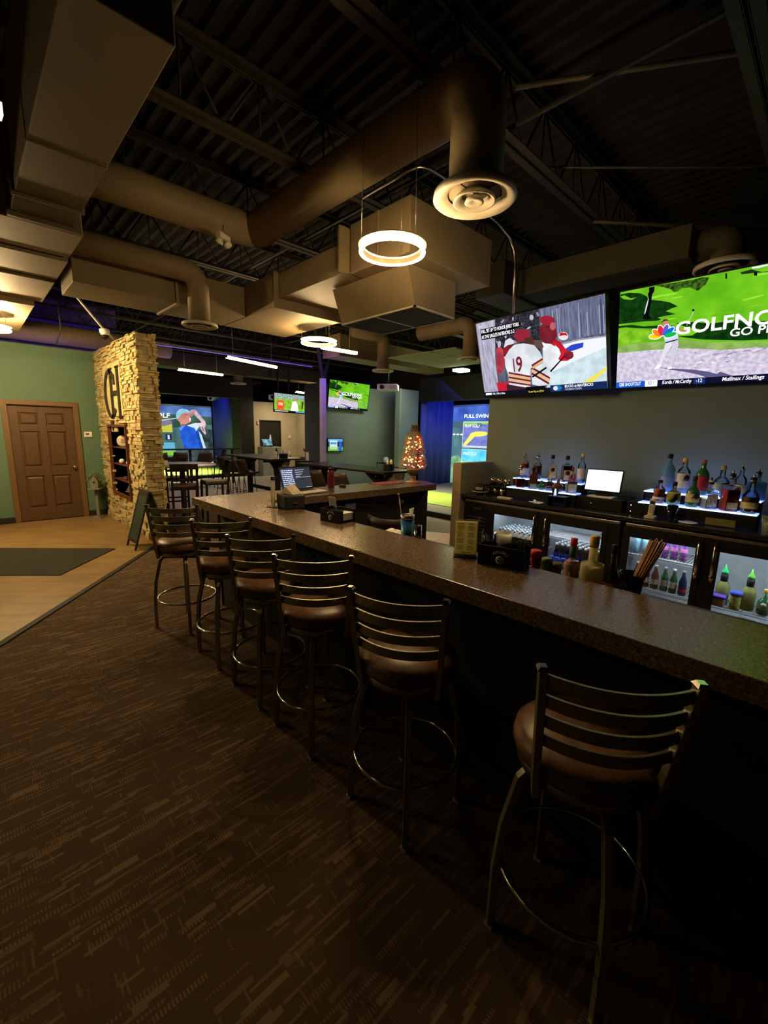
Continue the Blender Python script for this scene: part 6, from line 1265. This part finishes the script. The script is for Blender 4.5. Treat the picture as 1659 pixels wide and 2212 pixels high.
MB().box((-.05, -.035, 0), (.05, .035, .005)).build('base', black, ah); MB().box((-.004, -.045, .005), (.004, .045, .23)).build('acrylic_panel', mat('acrylic_tan', (.62, .55, .40), .1, alpha=.55), ah, .002); MB().box((-.006, -.03, .225), (.01, .045, .255)).build('clip', black, ah)
# laptop on the peninsula
lp = thing('laptop', 'open laptop with lines of text on its dark screen', 'laptop', (2.50, 3.80, BZ), R(5))
MB().box((-.20, -.16, .004), (.20, .09, .02)).build('keyboard_base', mat('silver_case', (.45, .40, .32), .35, .5, scale=20), lp, .004); kb = MB()
for i in range(5):
    for j in range(13): kb.box((-.17+j*.026, .0+i*.017-.03, .02), (-.148+j*.026, .013+i*.017-.03, .022))
kb.build('keys', black, lp)
LT = Matrix.Translation((-.20, .085, .02)) @ Matrix.Rotation(R(72), 4, 'X'); scn = MB(LT).box((0, 0, -.008), (.40, .25, 0)).build('lid', black, lp, .003)
P = Pic(.38, .225, .0004); P.rect(0, 0, 1, 1, E((52, 52, 60))); P.rect(0, 0, .42, .97, E((64, 70, 96)))
for i in range(9):
    x = .03
    while x < .38: w_ = random.uniform(.03, .10); P.rect(x, .86-i*.09, min(x+w_, .40), .90-i*.09, E((214, 222, 240))); x += w_+.02
for i in range(4): P.rect(.47, .86-i*.10, .47+random.uniform(.12, .34), .89-i*.10, E((170, 176, 196)))
P.rect(.45, .52, .98, .535, E((200, 200, 210))); P.rect(.05, .03, .3, .05, LGREY); P.rect(.75, .03, .95, .05, LGREY)
po = P.build('screen', scn); po.matrix_local = LT @ Matrix.Translation((.01, .012, .0))
wbt = thing('water_bottle', 'dark red metal water bottle on the bar leg', 'bottle', (2.86, 3.82, BZ))
MB().lathe([(.036, 0), (.038, .004), (.038, .19), (.034, .205), (.026, .215)], n=24).build('body', mat('maroon_enamel', (.20, .02, .03), .3, .4, scale=10), wbt)
MB().lathe([(.0385, .0), (.0385, .018)], n=24, cap=False).build('base_band', steel, wbt); MB().lathe([(.028, .212), (.029, .235), (.024, .24)], n=20).tube([(.0, -.02, .238), (0, -.018, .262), (0, .018, .262), (0, .02, .238)], .005, 6).build('cap', black, wbt)
ms = tag(MB().lathe([(.033, 0), (.035, .012), (.025, .028), (1e-6, .034)], n=18).build('computer_mouse', black, loc=(3.10, 3.92, BZ)), 'black computer mouse on the bar leg right of the red bottle', 'mouse'); ms.scale = (1, 1.5, 1)
tag(MB().box((3.60, 3.79, BZ), (4.0, 4.02, BZ+.006)).build('bar_mat', mat('red_mat', (.22, .03, .02), .6, 0, (.10, .015, .012), 90), bev=.002), 'red bar mat beside the christmas tree', 'mat')
# christmas tree in a goblet pot
xt = thing('christmas_tree', 'small lit christmas tree in a goblet pot at the end of the bar leg', 'christmas tree', (4.17, 3.80, BZ))
MB().lathe([(.10, 0), (.10, .008), (.05, .02), (.028, .03), (.028, .075), (.04, .09)], n=24).build('goblet_base', mat('tan_wood', (.35, .19, .08), .5, scale=20), xt)
MB().lathe([(.04, .088), (.075, .12), (.085, .16), (.078, .175), (.06, .165)], n=24).build('pot', mat('dark_pot', (.06, .05, .03), .6, scale=20), xt)
fo = MB(); fo.tube([(0, 0, .16), (0, 0, .74)], .008, 6)
for i in range(2600):
    h = random.random()**.8; z = .17+.56*h; R_ = (.150*(1-h)**.55+.012) if h < .84 else .028*(1.2-h)/.36+.006; a = random.uniform(0, 2*PI); rad = R_*random.uniform(.55, 1.12)
    p = Vector((rad*math.cos(a), rad*math.sin(a), z)); d = Vector((math.cos(a)+random.uniform(-.7, .7), math.sin(a)+random.uniform(-.7, .7), random.uniform(-.4, .8))).normalized()*.036
    q = Vector((random.uniform(-1, 1), random.uniform(-1, 1), random.uniform(-1, 1))).normalized()*.0045; fo.add([p-q, p+q, p+d], [(0, 1, 2)])
fo.build('foliage', mat('pine_needles', (.34, .26, .12), .8, 0, (.20, .18, .08), 30), xt)
cols = [('red', (1, .04, .02)), ('orange', (1, .28, .03)), ('yellow', (1, .55, .12)), ('green', (.15, .9, .2))]
for i in range(60):
    h = random.random()**1.1*.80; z = .20+.50*h; R_ = .128*(1-h)**.55+.006; a = i*2.4; c = random.choices(cols, (10, 6, 2, 2))[0]
    MB().ball((R_*math.cos(a), R_*math.sin(a), z), .0065, 8).build('light_bulb', emis('bulb_'+c[0], c[1], 50), xt)
# behind the bar
sh = thing('shaker_tin', 'blue shaker tin holding straws and a bar spoon', 'shaker', (2.04, 1.895, .925)); MB().lathe([(.030, 0), (.032, .004), (.045, .225)], n=26).build('tin_body', mat('blue_tin', (.04, .20, .40), .3, .2, scale=20), sh); MB().lathe([(.045, .225), (.047, .25), (.044, .25), (.043, .226)], n=26, cap=False).build('steel_rim', steel, sh)
tag(MB().tube([(2.04, 1.905, .95), (2.01, 1.95, 1.30)], .0028, 6).ball((2.009, 1.951, 1.305), .008, 8).build('cocktail_pick', mat('pink_pick', (.7, .35, .35), .5, scale=20)), 'long pink-tipped stirring stick in the blue shaker tin', 'stirrer')
for i in range(3): tag(MB().tube([(2.04+.006*i, 1.885, .95), (2.05+.008*i, 1.882-.006*i, 1.215+.004*i)], .0045, 6).build('straw', white), ('front', 'middle', 'back')[i]+' white straw of three in the blue shaker tin', 'straw', 'white straws in the shaker tin')
tag(MB().lathe([(.026, 0), (.026, .195), (.024, .195), (.024, .01), (1e-6, .01)], (2.04, 1.80, .925), 24).build('steel_cup', chrome), 'slim steel cup beside the blue shaker tin', 'cup')
tw = MB(); n_ = 16; vs = []; fs = []
for i in range(n_+1):
    for j in range(7): x = -.07+.14*j/6; y = -.10+.20*i/n_; vs.append((x+.01*math.sin(i), y+.008*math.sin(j*2), .012+.012*math.sin(i*1.1+j*.9)*math.cos(j*.7)+.01))
for i in range(n_):
    for j in range(6): a = i*7+j; fs.append((a, a+1, a+8, a+7))
ob = tw.add(vs, fs, 0, True).build('bar_towel', mat('towel_white', (.80, .77, .70), .85, scale=30), loc=(2.05, 2.02, 1.012)); sm = ob.modifiers.new('thick', 'SOLIDIFY'); sm.thickness = .012; tag(ob, 'folded white bar towel lying behind the bar edge', 'towel')
tag(MB().box((1.97, 1.93, .925), (2.14, 2.13, 1.018)).build('ice_bin_lid', steel, bev=.006), 'steel bin lid under the folded towel', 'lid')
WZ = .925; GW = 'bottles and jars on the work counter'
sj = thing('hot_sauce_jar', 'small jar of red sauce with a red cap', 'jar', (2.05, 1.00, WZ+.05), 0, GW); MB().lathe([(.026, 0), (.028, .01), (.028, .05), (.018, .07), (.026, .09), (.026, .115)], n=18).build('jar', redg, sj); MB().lathe([(.029, .112), (.030, .148), (.022, .152)], n=18).build('cap', lab('cap_red', (200, 30, 40)), sj)
tag(MB().box((2.0, .86, WZ), (2.12, 1.06, WZ+.05)).build('cutting_board', woodf, bev=.004), 'small pale block under the sauce jar and shakers', 'board')
tag(MB().lathe([(.024, 0), (.025, .005), (.025, .10), (.026, .10), (.026, .122), (.02, .124)], (2.05, .942, WZ+.05), 18).build('spice_shaker', lab('celery', (140, 170, 110), (100, 140, 80))), 'pale green spice shaker right of the red-capped jar', 'shaker', GW)
tag(MB().lathe([(.022, 0), (.024, .005), (.024, .085), (.025, .085), (.025, .105), (.018, .107)], (2.06, .893, WZ+.05), 18).build('pepper_shaker', [lab('pepper', (110, 105, 80), (50, 48, 40))]), 'small dark pepper shaker with a cream lid', 'shaker', GW)
tbo = bottle((2.05, .815, WZ), 'straight', .036, .30, gcol('clear2', (.5, .4, .3), .5), 'pepper sauce bottle with a red cap, green collar and diamond label', liquid=liq('pepper_sauce', (.42, .045, .01)), fill=.62, group=GW, name='pepper_sauce_bottle')
MB().lathe([(.0155, .205), (.0165, .215), (.0165, .262)], n=16).build('neck_foil', lab('foil_green', (20, 80, 40)), tbo); MB().lathe([(.015, .262), (.016, .265), (.016, .298)], n=16).build('cap', lab('cap_red', (200, 30, 40)), tbo)
dl = MB(); q = .0372
pts = [(0, -.042), (.042, 0), (0, .042), (-.042, 0)]; dl.add([(-q*math.cos(a/q), q*math.sin(-a/q), .10+b) for a, b in [(x, y) for x, y in pts]]+[(-q, 0, .10)], [(0, 1, 4), (1, 2, 4), (2, 3, 4), (3, 0, 4)]); dlo = dl.build('diamond_label', lab('diamond', (205, 215, 160)), tbo)
tbo.rotation_euler = (0, 0, R(12))
vs, fs = text_geo('TABASCO', .012, .02); MB().add([(-(q+.0012)*math.cos((v[0]-.03)/q), -(q+.0012)*math.sin((v[0]-.03)/q), .096+v[1]) for v in vs], fs).build('lettering', ink, dlo)
bottle((2.05, .722, WZ), 'straight', .049, .325, translucent('cream_bottle', (.80, .74, .46), .5), 'paper-wrapped cream bottle with a yellow cap on the work counter', lb=translucent('wrap_paper', (.85, .78, .48), .5), lz=(.04, .60), cap=Lb_y, group=GW, name='wrapped_bottle')
bottle((2.05, .632, WZ), 'sauce', .036, .30, darkg, 'dark steak sauce bottle with an orange and yellow label', lb=lab('sauce', (214, 160, 50), (200, 120, 40)), lz=(.05, .44), cap=black, group=GW, name='steak_sauce_bottle')
glass((2.06, .555, WZ), .034, .05, .19, 'tall clear glass holding wooden sticks', None, 'drinking_glass', 'glass', None)
gk = mat('bamboo', (.45, .24, .09), .6, 0, (.34, .17, .06), 30)
for i in range(14):
    a = i*2.4; r_ = .004*math.sqrt(i); tag(MB().tube([(2.06+r_*math.cos(a)*1.5, .575+r_*math.sin(a), WZ+.02), (2.065+r_*math.cos(a)*2.4, .475+r_*math.sin(a)*2.4, 1.275+.005*math.sin(i*1.7))], .0042, 6).build('bamboo_stick', gk), 'one of the thin bamboo sticks leaning in the tall glass', 'stick', 'bamboo sticks in the tall glass')
cr_ = MB().tube([(1.95, 1.50, WZ+.01), (2.03, 1.40, WZ+.012), (2.10, 1.33, WZ+.01)], .012, 8); tag(cr_.build('red_tongs', mat('red_grip', (.35, .05, .03), .4, scale=20)), 'red-handled tongs lying on the work counter', 'tongs')
# table caddies and small things on the far tables
def tcad(loc, l):
    t = thing('condiment_caddy', l, 'caddy', loc, .4); MB().box((-.09, -.06, 0), (.09, .06, .10)).build('tray', black, t, .004)
    for i, (x, y, c) in enumerate(((-.05, 0, white), (.0, .02, lab('ketchup', (170, 30, 25))), (.05, -.01, Lb_y), (.02, -.04, white))): MB().lathe([(.02, .05), (.022, .14), (.012, .165), (.008, .18)], (x, y, 0), 12).build('condiment_bottle', c, t)
tcad((5.33, 8.95, BZ), 'condiment caddy on the corridor table'); tcad((5.20, 5.30, BZ), 'condiment caddy on the table left of the christmas tree')
tag(MB().lathe([(.03, 0), (.03, .16), (.014, .20), (.014, .24)], (5.15, 8.95, BZ), 14).build('wine_bottle', darkg), 'dark bottle beside the caddy on the corridor table', 'bottle')
tag(MB().box((5.05, 8.80, BZ), (5.08, 8.90, BZ+.16)).build('table_card', paper), 'white card standing on the corridor table', 'card'); tag(MB().box((2.42, 7.95, BZ), (2.48, 8.0, BZ+.08)).build('table_card', paper), 'pink-lit card on the round table', 'card')
tag(MB().box((5.90, 8.80, 1.0), (5.93, 8.88, 1.20)).build('paper_card', paper), 'white card on the dark stand left of the column', 'card')
